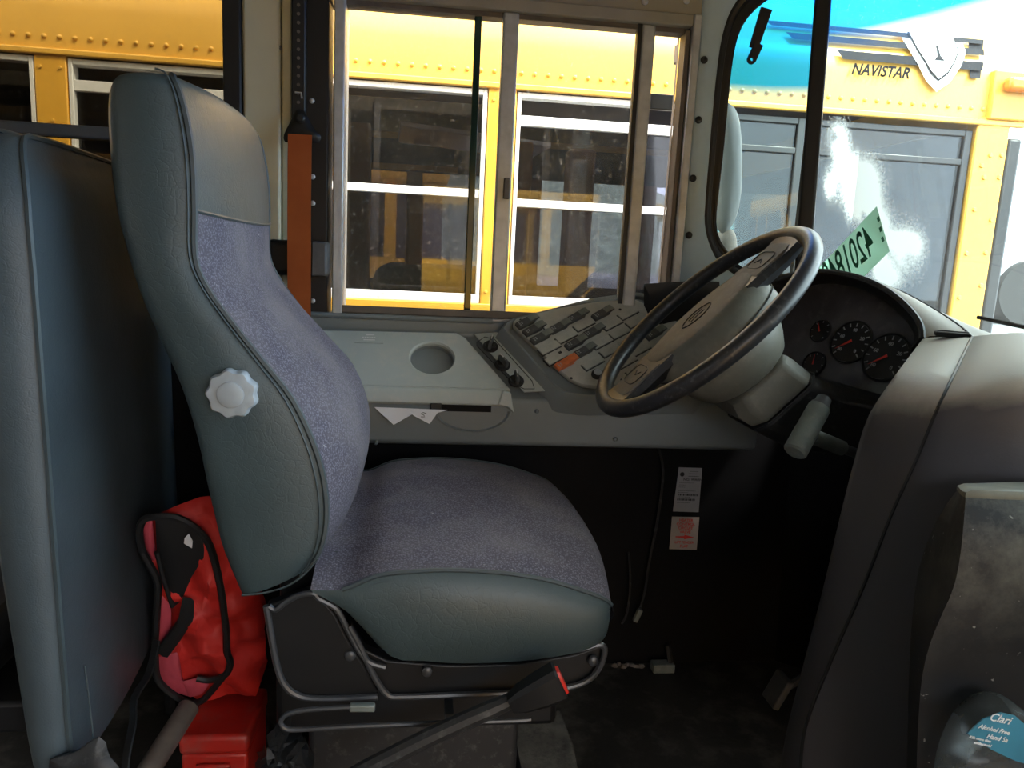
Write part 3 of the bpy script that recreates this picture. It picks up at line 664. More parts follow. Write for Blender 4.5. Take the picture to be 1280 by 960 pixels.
# lumbar knob
kc = U(289, 493, Y=.975)
kn = MB().lathe([(.018, -.014), (.029, -.008), (.0305, .0), (.0305, .010), (.028, .014), (.022, .0155)], kc + V(0, .012, 0), (0, -1, 0), 72, lobes=9, amp=.055).build('lumbar_knob', M_knob, seat, label='light grey scalloped lumbar knob')
MB().lathe([(.0165, 0), (.0165, .003), (.014, .0045), (.004, .005)], kc + V(0, -.003, 0), (0, -1, 0), 28).build('knob_cap', M_knob, kn)
# cushion
YC0, YC1 = .985, 1.50
cr = [(388, 737, 392, 741), (428, 737, 434, 765), (470, 720, 488, 820), (515, 714, 530, 826), (560, 712, 570, 829), (620, 715, 628, 828), (680, 724, 688, 822), (730, 739, 733, 812), (757, 750, 754, 800), (767, 762, 763, 788)]
S_ = cm([U(a, b, Y=YC0) for a, b, _, _ in cr], 3); B_ = cm([U(c, d, Y=YC0) for _, _, c, d in cr], 3)
NT_ = 14; topr, sider = [], []
zfar = {0: 0}
for i, (s, b) in enumerate(zip(S_, B_)):
    t = i / (len(S_) - 1); e = max(0, (t - .86) / .14); ins = .05 * e ** 2; dome = .030 * (1 - e ** 2 * .7); bl = .022 * math.sin(math.pi * min(1, max(0, (t - .08) / .9))) ** .6 if .08 < t < .98 else 0
    y0, y1 = YC0 + ins * .3, YC1 - ins
    xe = .022 * e
    row = []
    for k in range(NT_ + 1):
        u = k / NT_; zz = lerp(s.z, s.z + .012, u)
        row.append(V(s.x + xe * math.sin(math.pi * u), lerp(y0, y1, u), zz + dome * math.sin(math.pi * u) ** .7 - (.012 * math.exp(-((u - .5) / .3) ** 2) * math.exp(-((t - .45) / .25) ** 2))))
    topr.append(row)
    ns = [s.lerp(b, q) + V(0, y0 - YC0 - bl * math.sin(math.pi * q) ** .7, 0) for q in (1, .85, .65, .45, .25, .1, 0)]
    fs = [V(p.x, y1 + (y0 - p.y), p.z + .012) for p in ns][::-1]
    sider.append(fs + [V(b.x, lerp(y1, y0, q), b.z) for q in (.2, .5, .8)] + ns)
MB().loft(topr).build('cushion_top', M_fab, seat, smooth=60, label='purple-grey woven fabric cushion top')
cs = MB().loft(sider)
fr_rows = [topr[-1], [lerp(p, q, .5) + V(.008, 0, 0) for p, q in zip(topr[-1], [V(B_[-1].x, p.y, B_[-1].z) for p in topr[-1]])], [V(B_[-1].x, p.y, B_[-1].z) for p in topr[-1]]]
cs.build('cushion_side', M_vinyl, seat, smooth=50)
MB().loft(fr_rows).build('cushion_front', M_fab, seat, smooth=60)
MB().tube([r[0] for r in topr[3:]], .0035, 6).build('piping', M_pipe, seat)
MB().tube([r[0] + V(0, -.004, -.009) for r in topr[5:-2]], .0012, 5).build('stitch_line', M_pipe, seat)
MB().tube([r[-1] for r in topr], .0035, 6).build('piping', M_pipe, seat)
MB().tube(cm([U(x, y, Y=1.30) for x, y in ((424, 618), (430, 606), (437, 612), (446, 622), (470, 626))], 4), .0022, 6).build('drawstring', M_dim, seat)
# base: side cover plates with rims, bolts, suspension box
rec = [(332, 757), (385, 738), (402, 746), (420, 768), (436, 800), (455, 830), (474, 868), (470, 874), (385, 874), (365, 868), (352, 855), (342, 825)]
MB().prism([U(x, y, Y=.995) for x, y in rec], V(0, .02, 0)).build('recliner_cover', M_black, seat, bevel=.004)
rim = cm([U(x, y, Y=.992) for x, y in ((333, 757), (340, 800), (347, 835), (356, 856), (370, 868), (390, 873), (430, 873), (472, 871))], 4)
MB().tube(rim, .0048, 8).build('cover_rim', M_rim, seat)
MB().tube(cm([U(x, y, Y=.992) for x, y in ((336, 758), (345, 762), (358, 752), (374, 744), (392, 742), (398, 748), (415, 757), (424, 766), (436, 790), (448, 812), (462, 828), (482, 834))], 4), .0042, 8).build('cover_rim', M_rim, seat)
rail = [(436, 780), (455, 812), (485, 826), (560, 832), (650, 830), (720, 818), (754, 806), (757, 815), (750, 836), (733, 852), (700, 862), (640, 866), (560, 869), (492, 871), (478, 868), (462, 840)]
MB().prism([U(x, y, Y=1.0) for x, y in rail], V(0, .02, 0)).build('rail_cover', M_black, seat, bevel=.004)
MB().tube(cm([U(x, y, Y=.992) for x, y in ((436, 782), (452, 812), (468, 846), (484, 868), (500, 871), (560, 869), (640, 866), (700, 861), (732, 852), (749, 835), (756, 814), (750, 806), (730, 811), (712, 813))], 4), .0045, 8).build('cover_rim', M_rim, seat)
for px, py in ((438, 818), (534, 838), (741, 825)):
    c = U(px, py, Y=.995); MB().lathe([(.008, 0), (.0075, .005), (.005, .007), (.0015, .0075)], c, (0, -1, 0), 14).build('bolt', M_rim, seat)
q = U(438, 752, Y=1.01)
MB().span((-.19, 1.03, .30), (.22, 1.46, .43)).build('seat_pan', M_black, seat, bevel=.01)
MB().span((-.15, 1.07, .06), (.17, 1.42, .30)).build('suspension_box', M_hood, seat, bevel=.01)
MB().span((-.19, 1.05, .0), (.21, 1.45, .06)).build('floor_plate', M_black, seat, bevel=.006)
MB().span((-.19, 1.06, .42), (-.10, 1.44, .56)).build('back_hinge', M_black, seat, bevel=.01)
wire = cm([U(x, y, Y=.965) for x, y in ((440, 884), (400, 886), (372, 889), (357, 894), (351, 902), (356, 910), (372, 912), (440, 908), (540, 904), (640, 901), (664, 899))], 4)
lv = MB().tube(wire, .0035, 8).build('adjuster_wire', M_rim, seat, label='bent steel adjuster bar under the seat')
MB().box(U(453, 884, Y=.965), (.034, .010, .010), (V(1, 0, -.02).normalized(), V(0, 1, 0), V(0, 0, 1))).build('wire_clip', M_lever, lv, bevel=.002)
MB().span((U(560, 884, Y=1.02).x - .006, .975, .35), (U(560, 884, Y=1.02).x + .006, 1.04, .36)).build('slide_stop', M_rim, seat)

# seat belt buckle on its stalk
bk = thing('seat_belt_buckle', U(470, 955, Y=.93), 'black seat belt buckle with red button on a grey stalk beside the seat', 'seat belt buckle')
MB().tube(cm([U(x, y, Y=.92) for x, y in ((330, 1085), (400, 1005), (440, 972), (490, 945), (540, 920), (590, 897), (625, 882), (642, 874))], 3), [.0125] * 18 + [.011] * 4, 10).build('stalk', M_hood, bk)
d_ = (U(705, 848, Y=.91) - U(640, 878, Y=.91)).normalized(); n_ = V(0, -1, 0); u_ = n_.cross(d_).normalized()
if u_.z < 0: u_ = -u_
c0 = U(641, 878, Y=.91)
def sec(t, hh_, w_): c = c0 + d_ * t; return [c + u_ * hh_ * a_ + n_ * w_ * b_ for a_, b_ in ((1, .7), (.7, 1), (-.7, 1), (-1, .7), (-1, -.7), (-.7, -1), (.7, -1), (1, -.7))]
bdy = MB().loft([sec(-.004, .010, .010), sec(.012, .0165, .014), sec(.04, .021, .016), sec(.066, .024, .0165), sec(.069, .022, .015)], cu=True, cap=True).build('buckle_body', M_black, bk, smooth=30)
MB().loft([sec(.068, .018, .0115), sec(.0725, .0165, .0105)], cu=True, cap=True).build('release_button', M_red, bdy, label='red release button')

# crumpled grey rags on the floor at lower left of the seat base
rg = MB(); YR = 1.02
P = [(334, 905), (352, 898), (366, 912), (376, 920), (392, 940), (388, 968), (365, 980), (325, 968)]
base_ = rs([U(x, y, Y=YR) for x, y in P], 26, True)
base_ = [p + V(random.uniform(-.006, .006), random.uniform(-.02, .02), random.uniform(-.006, .006)) for p in base_]
rg.puff(base_, V(0, -1, .4), .045, 5, back=.02)
for i, v in enumerate(rg.v): rg.v[i] = v + V(random.uniform(-.006, .006), random.uniform(-.010, .010), random.uniform(-.006, .006))
tag(rg.build('crumpled_rag', M_hood, smooth=20), 'crumpled grey rag on the floor under the adjuster bar', 'rag')

mt = [U(x, y, Z=.0) for x, y in ((612, 990), (628, 906), (700, 893), (716, 935), (726, 990))]
tag(MB().prism(mt, V(0, 0, .012)).build('lit_floor_patch', mat('lit_floor_grey', (.16, .15, .125), .9, var=.4, sc=14, bump=.5, bsc=70, bd=.004, dust=((.03, .03, .028), .5, 22)), bevel=.004), 'grey-brown slab painted as lit floor beside the seat base, below the belt buckle', 'mat')  # added slab: its paler colour stands for lit floor
# ================================================================ SHOULDER BELT AND FITTINGS
YB = 1.675
adj = thing('belt_height_adjuster', (U(377, 120, Y=1.70).x, 1.70, U(377, 150, Y=1.7).z), 'black slotted belt height rail on the black pillar strip', 'belt rail')
xr = U(374, 80, Y=1.70).x
MB().span((xr - .014, 1.69, U(370, 150, Y=1.7).z), (xr + .014, 1.711, 1.62)).build('rail', M_rub, adj, bevel=.003)
hl = MB()
for k in range(12): hl.lathe([(.0035, 0), (.0035, .0008)], (xr, 1.6898, U(374, 8 + k * 11, Y=1.7).z), (0, -1, 0), 8)
hl.build('adjuster_holes', M_tube, adj, kind='stuff')
MB().tube([V(xr - .006, 1.688, U(372, 116, Y=1.69).z), V(xr + .006, 1.684, U(378, 117, Y=1.69).z), V(xr + .008, 1.682, U(380, 124, Y=1.69).z)], .0022, 6).build('spring_clip', M_alu, adj)
belt = thing('shoulder_belt', (U(374, 300, Y=YB).x, YB, .62), 'orange shoulder belt hanging from a black triangular guide on the pillar', 'seat belt')
tri = cm([U(x, y, Y=YB + .004) for x, y in ((374, 137), (381, 140), (392, 160), (401, 170), (398, 178), (388, 179), (364, 178), (356, 177), (355, 168), (363, 152), (369, 140))], 3, True)
MB().puff(tri, V(0, -1, 0), .010, 4, back=.010).build('belt_guide', M_black, belt)
MB().lathe([(.009, 0), (.009, .006), (.006, .0085)], U(376, 148, Y=YB - .004), (0, -1, 0), 14).build('guide_bolt', M_rub, belt)
pth = [U(x, y, Y=yy) for x, y, yy in ((375, 168, YB - .012), (374.5, 200, YB - .010), (374, 260, YB - .015), (374, 320, YB - .02), (374, 380, YB - .03), (374, 430, YB - .05), (374, 475, 1.56))]
MB().ribbon(cm(pth, 3), V(1, 0, 0), .0475, .0016).build('webbing', M_belt, belt)
rt = thing('retractor_cover', (U(372, 322, Y=1.69).x, 1.69, U(372, 345, Y=1.69).z), 'black rounded plastic cover on the cream pillar behind the orange belt', 'cover')
xa, xb = U(334, 322, Y=1.68).x, U(390, 322, Y=1.68).x; za, zb = U(340, 343, Y=1.68).z, U(340, 299, Y=1.68).z
MB().span((xa, 1.668, za), (xb, 1.706, zb)).build('cover_body', M_black, rt, bevel=.012, seg=4)
xc = U(411, 320, Y=1.68).x
MB().loft([[V(xb + .0005, y, z) for y, z in ((1.664, za), (1.664, zb), (1.706, zb), (1.706, za))], [V(xc - .004, y, z) for y, z in ((1.664, za + .004), (1.664, zb - .004), (1.706, zb), (1.706, za))], [V(xc, y, z) for y, z in ((1.67, za + .010), (1.67, zb - .010), (1.706, zb - .006), (1.706, za + .006))]], cu=True, cap=True).build('cover_end', M_bol, rt, bevel=.003)

# ================================================================ PASSENGER BARRIER SEAT
bar = thing('passenger_bench', (-.5, 1.3, 0), 'tall grey vinyl passenger bench back behind the driver seat', 'bench')
zt = 1.105; rowsF, rowsE = [], []
YB0, YB1 = .95, 1.66
zs_ = [.30, .315, .36, .45, .55, .65, .75, .85, .95, 1.0, 1.03, 1.055, 1.075, 1.09, 1.10, 1.105]
wx = {0: -.442}
weltx = lambda z: lerp(-.432, -.447, (z - .30) / .8) if z < 1.0 else -.446 - .02 * ((z - 1.0) / .105) ** 2
for z in zs_:
    ins = .055 * (1 - math.sqrt(max(0, 1 - max(0, (z - .985) / .12) ** 2))) if z > .985 else 0
    ins += .02 * max(0, (.33 - z) / .03) ** 2
    xf = weltx(z); th = (.085 if z > .95 else lerp(.048, .085, max(0, min(1, (z - .34) / .61)))) - .045 * max(0, (z - .99) / .115) ** 2; y0, y1 = YB0 + ins, YB1 - ins
    nb = 14; sk = .075
    f_ = [V(xf - sk * (k / nb) + .022 * (1 - abs(2 * k / nb - 1) ** 3) * (1 if z < 1.06 else .5), lerp(y0, y1, k / nb), z) for k in range(nb + 1)]
    e1 = [V(xf - sk - .01, y1 + .006, z), V(xf - sk - th * .9, y1 + .004, z)]
    bkk = [V(xf - sk * (1 - k / 4) - th - .012 * math.sin(math.pi * k / 4), lerp(y1, y0, k / 4), z) for k in range(5)]
    e0 = [V(xf - th * .9, y0 - .006, z), V(xf - th * .5, y0 - .014, z), V(xf - th * .15, y0 - .008, z), f_[0]]
    rowsF.append(f_); rowsE.append([f_[-1]] + e1 + bkk + e0)
MB().loft(rowsF).build('front_panel', M_vinyl2, bar, smooth=60)
sh = MB().loft(rowsE); tp_ = rowsE[-1] + rowsF[-1][1:-1]; ct = sum(tp_, V(0, 0, 0)) / len(tp_) + V(0, 0, .004)
sh.loft([tp_, [p.lerp(V(p.x * .3 + ct.x * .7, p.y, ct.z), .8) + V(0, 0, .003) for p in tp_]], cu=True)
bt_ = rowsE[0] + rowsF[0][1:-1]; sh.f.append(tuple(range(len(sh.v), len(sh.v) + len(bt_)))); sh.v += bt_
sh.build('end_panel', M_vinyl2, bar, smooth=50)
MB().tube([r[0] + V(.001, -.001, 0) for r in rowsF] + [p + V(0, 0, .001) for p in rowsF[-1][1:]], .0038, 6).build('piping', M_pipe, bar)
MB().tube([U(x, y, Y=YB0 - .006) for x, y in ((106, 832), (111, 870), (116, 915), (117, 935))], .0012, 5).build('stitch_line', M_pipe, bar)
MB().ribbon(cm([U(x, y, Y=yy) for x, y, yy in ((196, 800, 1.16), (186, 842, 1.13), (168, 872, 1.08), (166, 905, 1.05), (158, 945, 1.02), (155, 990, 1.0))], 3), V(.8, -.6, .15), .014, .003).build('edge_strap', M_rub, bar)
MB().puff(rs([U(x, y, Y=.93) for x, y in ((62, 950), (95, 940), (122, 920), (132, 926), (136, 945), (152, 962), (150, 985), (60, 985))], 24, True), V(.3, -1, .2), .012, 3, back=.012).build('hem_flap', M_hood, bar)
for yy in (1.05, 1.56): MB().tube([V(-.50, yy, 0), V(-.50, yy, .31)], .016, 10).build('leg', M_black, bar)
MB().span((-.95, .97, .38), (-.56, 1.66, .46)).build('bench_cushion', M_black, bar, bevel=.03, seg=4)
for yy in (1.05, 1.56): MB().tube([V(-.90, yy, 0), V(-.90, yy, .385)], .014, 10).build('leg', M_black, bar)
MB().span((-.93, 1.0, .33), (-.46, 1.62, .375)).build('bench_frame', M_black, bar, bevel=.006)

# ================================================================ RED BAG, RED BOX, TUBE
bx0 = U(222, 922, Y=1.235); bx1 = U(311, 922, Y=1.235)
box = thing('red_box', ((bx0.x + bx1.x) / 2, 1.31, 0), 'red plastic case with a flat lid standing on the floor under the red bag', 'case')
bz = bx0.z
skew = lambda y: -.04 * (y - 1.235) / .15
def slab(z0, z1, g, nm, m, bev):
    a_, b_ = bx0.x - g, bx1.x + g; lo_, hi_ = 1.235 - g, 1.385 + g
    poly = [V(a_, lo_, z0), V(b_, lo_, z0), V(b_ + .004, hi_, z0), V(a_ + .012, hi_, z0)]
    return MB().prism(poly, V(0, 0, z1 - z0)).build(nm, m, box, bevel=bev, seg=3)
slab(0, bz - .036, -.003, 'case_body', M_box, .006); slab(bz - .035, bz, 0, 'lid', M_box, .008)
MB().span((bx0.x + .03, 1.228, bz - .075), (bx1.x - .03, 1.236, bz - .050)).build('latch', M_box, box, bevel=.003)
tb = MB(); ta_, tz_ = U(236, 884, Y=1.26), U(172, 985, Y=1.12)
tb.cyl(ta_, ta_ + (tz_ - ta_) * ((ta_.z - .02) / (ta_.z - tz_.z)), .018, 18)
tag(tb.build('cardboard_tube', M_tube), 'brown-grey tube leaning beside the red case', 'tube')
bag = thing('red_bag', U(260, 862, Y=1.33), 'red nylon bag with black trim slumped on the red case behind the driver seat', 'bag')
def by(y): return lerp(1.21, 1.335, (y - 620) / 245)
def B3(pts, off=0): return [U(x, y, Y=by(y) + off) for x, y in pts]
body = [(186, 650), (215, 632), (262, 620), (292, 640), (318, 700), (332, 760), (333, 830), (322, 866), (285, 868), (245, 872), (212, 850), (192, 822), (196, 770), (200, 730), (182, 690)]
bgm = MB().puff(rs(B3(body), 60, True), V(0, -1, .2), .045, 8, back=.035, power=.6)
random.seed(3)
def crum(v): return V(0, .010 * math.sin(v.x * 71 + v.z * 33) + .008 * math.sin(v.x * 31 - v.z * 94), 0)
for i, v in enumerate(bgm.v): bgm.v[i] = v + crum(v)
bgm.build('bag_body', M_bag, bag, smooth=60)
def patch(pts, off, nm, m, h=.006):
    return MB().puff(rs(B3(pts, off), 28, True), V(0, -1, .2), h, 3, back=.004).build(nm, m, bag, smooth=60)
patch([(194, 650), (214, 649), (240, 658), (254, 675), (256, 695), (240, 720), (226, 752), (215, 760), (205, 730), (196, 690)], -.052, 'black_opening', M_rub)
patch([(178, 655), (190, 650), (193, 680), (196, 702), (188, 700), (180, 680)], -.04, 'side_flap', M_pink)
patch([(203, 735), (214, 760), (214, 785), (200, 812), (196, 800), (199, 760)], -.045, 'side_flap', M_pink)
patch([(196, 822), (222, 815), (228, 850), (240, 868), (252, 862), (258, 855), (238, 872), (218, 865), (200, 850)], -.05, 'pocket_flap', M_pink)
patch([(228, 852), (250, 846), (262, 855), (252, 868), (236, 872)], -.056, 'pocket_flap', M_pink)
patch([(229, 746), (243, 748), (242, 775), (226, 800), (208, 824), (194, 814), (214, 786), (226, 768)], -.066, 'buckle_strap', M_rub)
tg = B3([(231, 672), (236, 667), (241, 676), (240, 685), (230, 679)], -.069); MB().prism(tg, V(0, -.001, 0)).build('white_tag', M_paper, bag, smooth=0)
for pts, r_ in ((((178, 690), (174, 668), (179, 650), (196, 646), (222, 648), (246, 662), (262, 682), (272, 716), (278, 748), (283, 790), (284, 815), (288, 830), (280, 845), (262, 850), (246, 848)), .006), (((280, 845), (266, 862), (252, 876), (236, 878), (216, 868), (198, 850), (194, 826), (194, 800), (196, 760), (197, 728), (186, 704), (178, 690)), .006), (((196, 690), (206, 728), (216, 758)), .004)):
    MB().tube(cm(B3(pts, -.058), 4), r_, 7).build('black_trim', M_rub, bag)

# ================================================================ STEERING WHEEL
wc = V(.4975, 1.324, .8935); wt = .786; Rm = .2237
md = V(math.cos(wt), 0, math.sin(wt)); yd = V(0, 1, 0); wn = V(-math.sin(wt), 0, math.cos(wt))   # md fore-aft, wn towards the driver
st = thing('steering_wheel', wc - wn * .05, 'black steering wheel with dusty brown hub tilted towards the driver seat', 'steering wheel')
def WP(a, b, h): return wc + md * a + yd * b + wn * h
rim_ = [WP(Rm * math.cos(t), Rm * math.sin(t), 0) for t in [2 * math.pi * k / 72 for k in range(72)]]
MB().tube(rim_, .0155, 14, closed=True).build('rim', M_wheel, st)
# hub face: a long pad whose outline tapers to the two spokes
def outline(L, Wm, We, n=40):
    o = []
    for k in range(n):
        t = 2 * math.pi * k / n; a = L * math.cos(t); s = math.sin(t)
        w_ = We + (Wm - We) * (1 - abs(math.cos(t)) ** 2.2); o.append((a, math.copysign(abs(s) ** .6, s) * w_))
    return o
def padrows(sp_): return [[WP(a * sa, b * sb, h) for a, b in outline(L, Wm, We)] for L, Wm, We, h, sa, sb in sp_]
MB().loft(padrows([(.128, .104, .082, -.062, 1, 1), (.130, .103, .080, -.045, 1, 1), (.128, .096, .074, -.022, 1, 1), (.123, .082, .064, -.002, 1, 1), (.119, .070, .055, .006, 1, 1), (.116, .064, .052, .0085, 1, 1)]), cu=True).build('hub_side', M_hub2, st, smooth=60)
MB().loft(padrows([(.1165, .0645, .0525, .0083, 1, 1), (.112, .060, .050, .0098, 1, 1), (.06, .03, .03, .0115, 1, 1), (.004, .003, .003, .012, 1, 1)]), cu=True, cap=True).build('hub_pad', M_hub, st, smooth=60)
# bowl behind the pad
MB().lathe([(.108, .058), (.110, .066), (.108, .080), (.100, .100), (.088, .122), (.080, .127), (.02, .128)], wc + wn * 0, -wn, 40).build('hub_bowl', M_hub2, st, smooth=50)
for s in (1, -1):
    rows = []
    for a, w_, t_, h in ((.085, .058, .016, -.006), (.125, .052, .016, -.008), (.165, .050, .014, -.010), (.20, .054, .012, -.006), (Rm - .004, .066, .011, -.001)):
        rows.append([WP(s * a, b * w_, h + d * t_) for b, d in ((-1, 0), (-.9, .8), (-.5, .9 if a < .19 else 1), (0, .6 if a < .19 else 1), (.5, .9 if a < .19 else 1), (.9, .8), (1, 0), (.8, -.9), (0, -1), (-.8, -.9))])
    sk_ = MB().loft(rows, cu=True, cap=True).build('spoke', M_wheel, st, smooth=50)
    tr_ = []
    for a, w_, h in ((.112, .050, .0075), (.135, .046, .0065), (.165, .042, .0055), (.185, .042, .0055), (.196, .034, .005)):
        tr_.append([WP(s * a, b * w_, h + d) for b, d in ((-1, -.008), (-.94, 0), (-.4, .001), (.4, .001), (.94, 0), (1, -.008))])
    cv = MB().loft(tr_, cap=False).build('spoke_cover', M_hub, st, smooth=50)
    MB().tube([WP(s * (.150 + .022 * math.copysign(abs(math.cos(t)) ** .5, math.cos(t))), .030 * math.copysign(abs(math.sin(t)) ** .5, math.sin(t)), .0075) for t in [k * math.pi / 14 for k in range(28)]], .0009, 5, closed=True).build('button_outline', M_rub, cv)
    MB().tube([WP(s * .142, -.012, .0077), WP(s * .152, 0, .0077), WP(s * .142, .012, .0077)], .0009, 5).build('button_symbol', M_rub, cv)
# emblem: leaf-shaped outline
em = [WP(.034 * math.cos(t), .021 * math.copysign(abs(math.sin(t)) ** 1.4, math.sin(t)), .0122) for t in [2 * math.pi * k / 36 for k in range(36)]]
MB().tube(em, .0012, 5, closed=True).build('emblem', M_rub, st)
MB().tube([WP(-.016, .006, .0122), WP(.0, .009, .0122), WP(.016, .006, .0122)], .0012, 5).build('emblem_mark', M_rub, st)
MB().tube([WP(-.016, -.006, .0122), WP(.0, -.003, .0122), WP(.016, -.006, .0122)], .0012, 5).build('emblem_mark', M_rub, st)
MB().tube([p + wn * .0 for p in [WP(a, b, -.03) for a, b in outline(.1305, .1005, .078)]], .0012, 5, closed=True).build('pad_seam', M_rub, st)
# column
cl = thing('steering_column', wc - wn * .22, 'dusty grey steering column cover below the wheel hub', 'steering column')
o0 = wc - wn * .130
def csec(o, a, b0, b1, c): # box-ish section in (md,yd)
    return [o + md * a * x + yd * (b0 if y < 0 else b1) * abs(y) * (1 if y > 0 else -1) for x, y in ((1, -.7), (1, .7), (.7, 1), (-.7, 1), (-1, .7), (-1, -.7), (-.7, -1), (.7, -1))]
ow = V(.8, .1, -.6).normalized()
MB().loft([csec(o0, .062, .074, .074, 0), csec(o0 - wn * .03 + md * .0, .070, .082, .082, 0), csec(o0 - wn * .065 + md * .008, .070, .080, .08, 0)], cu=True, cap=True).build('upper_shroud', M_hub2, cl, bevel=.008, seg=3)
MB().loft([csec(o0 - wn * .067 + md * .006, .072, .078, .078, 0), csec(o0 - wn * .14 + md * .04, .078, .078, .08, 0), csec(o0 - wn * .22 + md * .10, .075, .075, .08, 0), csec(o0 - wn * .28 + md * .18, .07, .07, .08, 0)], cu=True, cap=True).build('lower_shroud', M_hood, cl, bevel=.008, seg=3)
MB().tube([p for p in csec(o0 - wn * .066 + md * .008, .0725, .0805, .0805, 0)], .0016, 5, closed=True).build('shroud_seam', M_rub, cl)

# T handle lever
th_ = thing('lever_handle', U(1035, 552, Y=1.16), 'grey T-shaped pull handle below the instrument cluster', 'handle')
a, b = U(1025, 508, Y=1.14), U(993, 566, Y=1.10)
MB().lathe([(.012, 0), (.0175, .003), (.018, .012), (.018, .050), (.0185, .052), (.0185, (b - a).length - .003), (.015, (b - a).length)], a, b - a, 20).build('grip', M_lever, th_)
MB().lathe([(.012, 0), (.0125, .012), (.016, .014), (.016, .020)], a - (b - a).normalized() * .016, b - a, 16).build('grip_cap', M_bol, th_)
s0 = U(1015, 545, Y=1.125); s1 = U(1052, 560, Y=1.16); s2 = U(1090, 574, Y=1.20)
MB().cyl(s0, s1, .0125, 14).build('stem', M_lever, th_)
MB().cyl(s1, s2, .0085, 12).build('rod', M_bol, th_)

# ================================================================ DASHBOARD
dash = thing('dashboard', (.85, 1.1, 0), 'dusty grey dashboard with black instrument hood right of the steering wheel', 'dashboard')
brow_px = [(905, 392, 1.56), (940, 362, 1.54), (965, 350.5, 1.50), (998, 342, 1.46), (1030, 339.5, 1.42), (1070, 346, 1.36), (1105, 361, 1.31), (1132, 382, 1.26), (1150, 405, 1.22), (1153, 424, 1.20)]
brow = rs(cm([U(x, y, Y=yy) for x, y, yy in brow_px], 4), 40)
fn = V(-.86, -.34, .38).normalized(); fp = U(1060, 445, Y=1.37)
def fpt(px, py, h=0): return UP(px, py, fp + fn * h, fn)
face_px = [(925, 420), (960, 385), (990, 366), (1020, 356), (1045, 355), (1075, 361), (1105, 375), (1130, 398), (1143, 420), (1138, 436)]
fc = rs(cm([fpt(*q) for q in face_px], 4), 40)
hd_ = MB().loft([brow, [a.lerp(b, .3) + V(0, 0, .004) for a, b in zip(brow, fc)], [a.lerp(b, .75) for a, b in zip(brow, fc)], fc]); hd_.build('hood_lining', M_hood, dash, smooth=60)
MB().tube(brow, .006, 8).build('hood_edge', M_hood, dash)
lowpx = [(1085, 524), (1066, 536), (1040, 515), (1018, 498), (990, 480), (960, 470), (930, 460)]
low = [fpt(*q) for q in lowpx]
MB().prism(fc + low, -fn * .02).build('cluster_face', M_face, dash, smooth=0, label='dark glossy instrument cluster')
bpy.data.objects
fu = V(0, 0, 1).cross(fn).normalized(); fv = fn.cross(fu).normalized()
def dial(px, py, r, ang_, ticks, m=M_dial):
    c = fpt(px, py, .001); d_ = MB().lathe([(r, 0), (r, .004), (r * .93, .005), (r * .9, .002), (.0005, .002)], c, fn, 36).build('dial', m, dash)
    tk = MB(); c2 = c + fn * .0028
    for k in range(ticks):
        t = math.radians(225 - 270 * k / (ticks - 1)); e = fu * -math.cos(t) + fv * math.sin(t); tk.box(c2 + e * r * .8, (r * .16, r * .05, .0005), (e, fn.cross(e), fn))
    tk.build('tick_marks', M_dim, d_, smooth=0)
    t = math.radians(ang_); e = fu * math.cos(t) + fv * math.sin(t)
    MB().prism([c2 + fn * .002 - e * r * .1 - fn.cross(e) * r * .06, c2 + fn * .002 + e * r * .72, c2 + fn * .002 - e * r * .1 + fn.cross(e) * r * .06], fn * .001).build('needle', M_red, d_, smooth=0, label='red needle')
    for k, s_ in enumerate(('0', '20', '40', '60', '80')):
        if r > .03:
            q = math.radians(225 - 270 * k / 4); e = fu * -math.cos(q) + fv * math.sin(q); text(s_, c2 + e * r * .55, fu, fv, r * .22, M_dim, 'dial_number', d_)
RU = fu if (EX.dot(EX) and V(0, 0, 0).dot(fu) == 0 and fu.y < 0) else -fu
fu = RU  # points to the right as the driver sees it
dial(1108, 447, .047, 215, 13); dial(1064, 428, .044, 215, 13); dial(1018, 455, .026, 100, 7); dial(1026, 414, .024, 120, 7)
# hood top and dash top up to the windscreen
fw_px = [(905, 384, 1.62), (940, 357, 1.62), (970, 348, 1.60), (1003, 340.5, 1.58), (1035, 338.5, 1.54), (1075, 343, 1.50), (1115, 352, 1.44), (1150, 366, 1.38), (1185, 384, 1.32), (1217, 400, 1.26)]
seam = rs(cm([U(x, y, Y=yy) for x, y, yy in [(905, 385, 1.60), (940, 358, 1.59), (968, 349, 1.56), (1000, 341.5, 1.52), (1035, 340, 1.47), (1080, 349, 1.40), (1125, 364, 1.34), (1165, 385, 1.28), (1200, 408, 1.22), (1215, 422, 1.17)]], 4), 40)
fwd = [ws(q, .885) + V(-.02, -.02, 0) for q in rs(wsx[2:7], 40)]
MB().loft([brow, [a.lerp(b, .15) + V(0, 0, .005) for a, b in zip(brow, seam)], [a.lerp(b, .6) + V(0, 0, .004) for a, b in zip(brow, seam)], seam]).build('hood_top', M_dash, dash, smooth=60)
MB().tube(seam, .0022, 6).build('hood_seam', M_rub, dash)
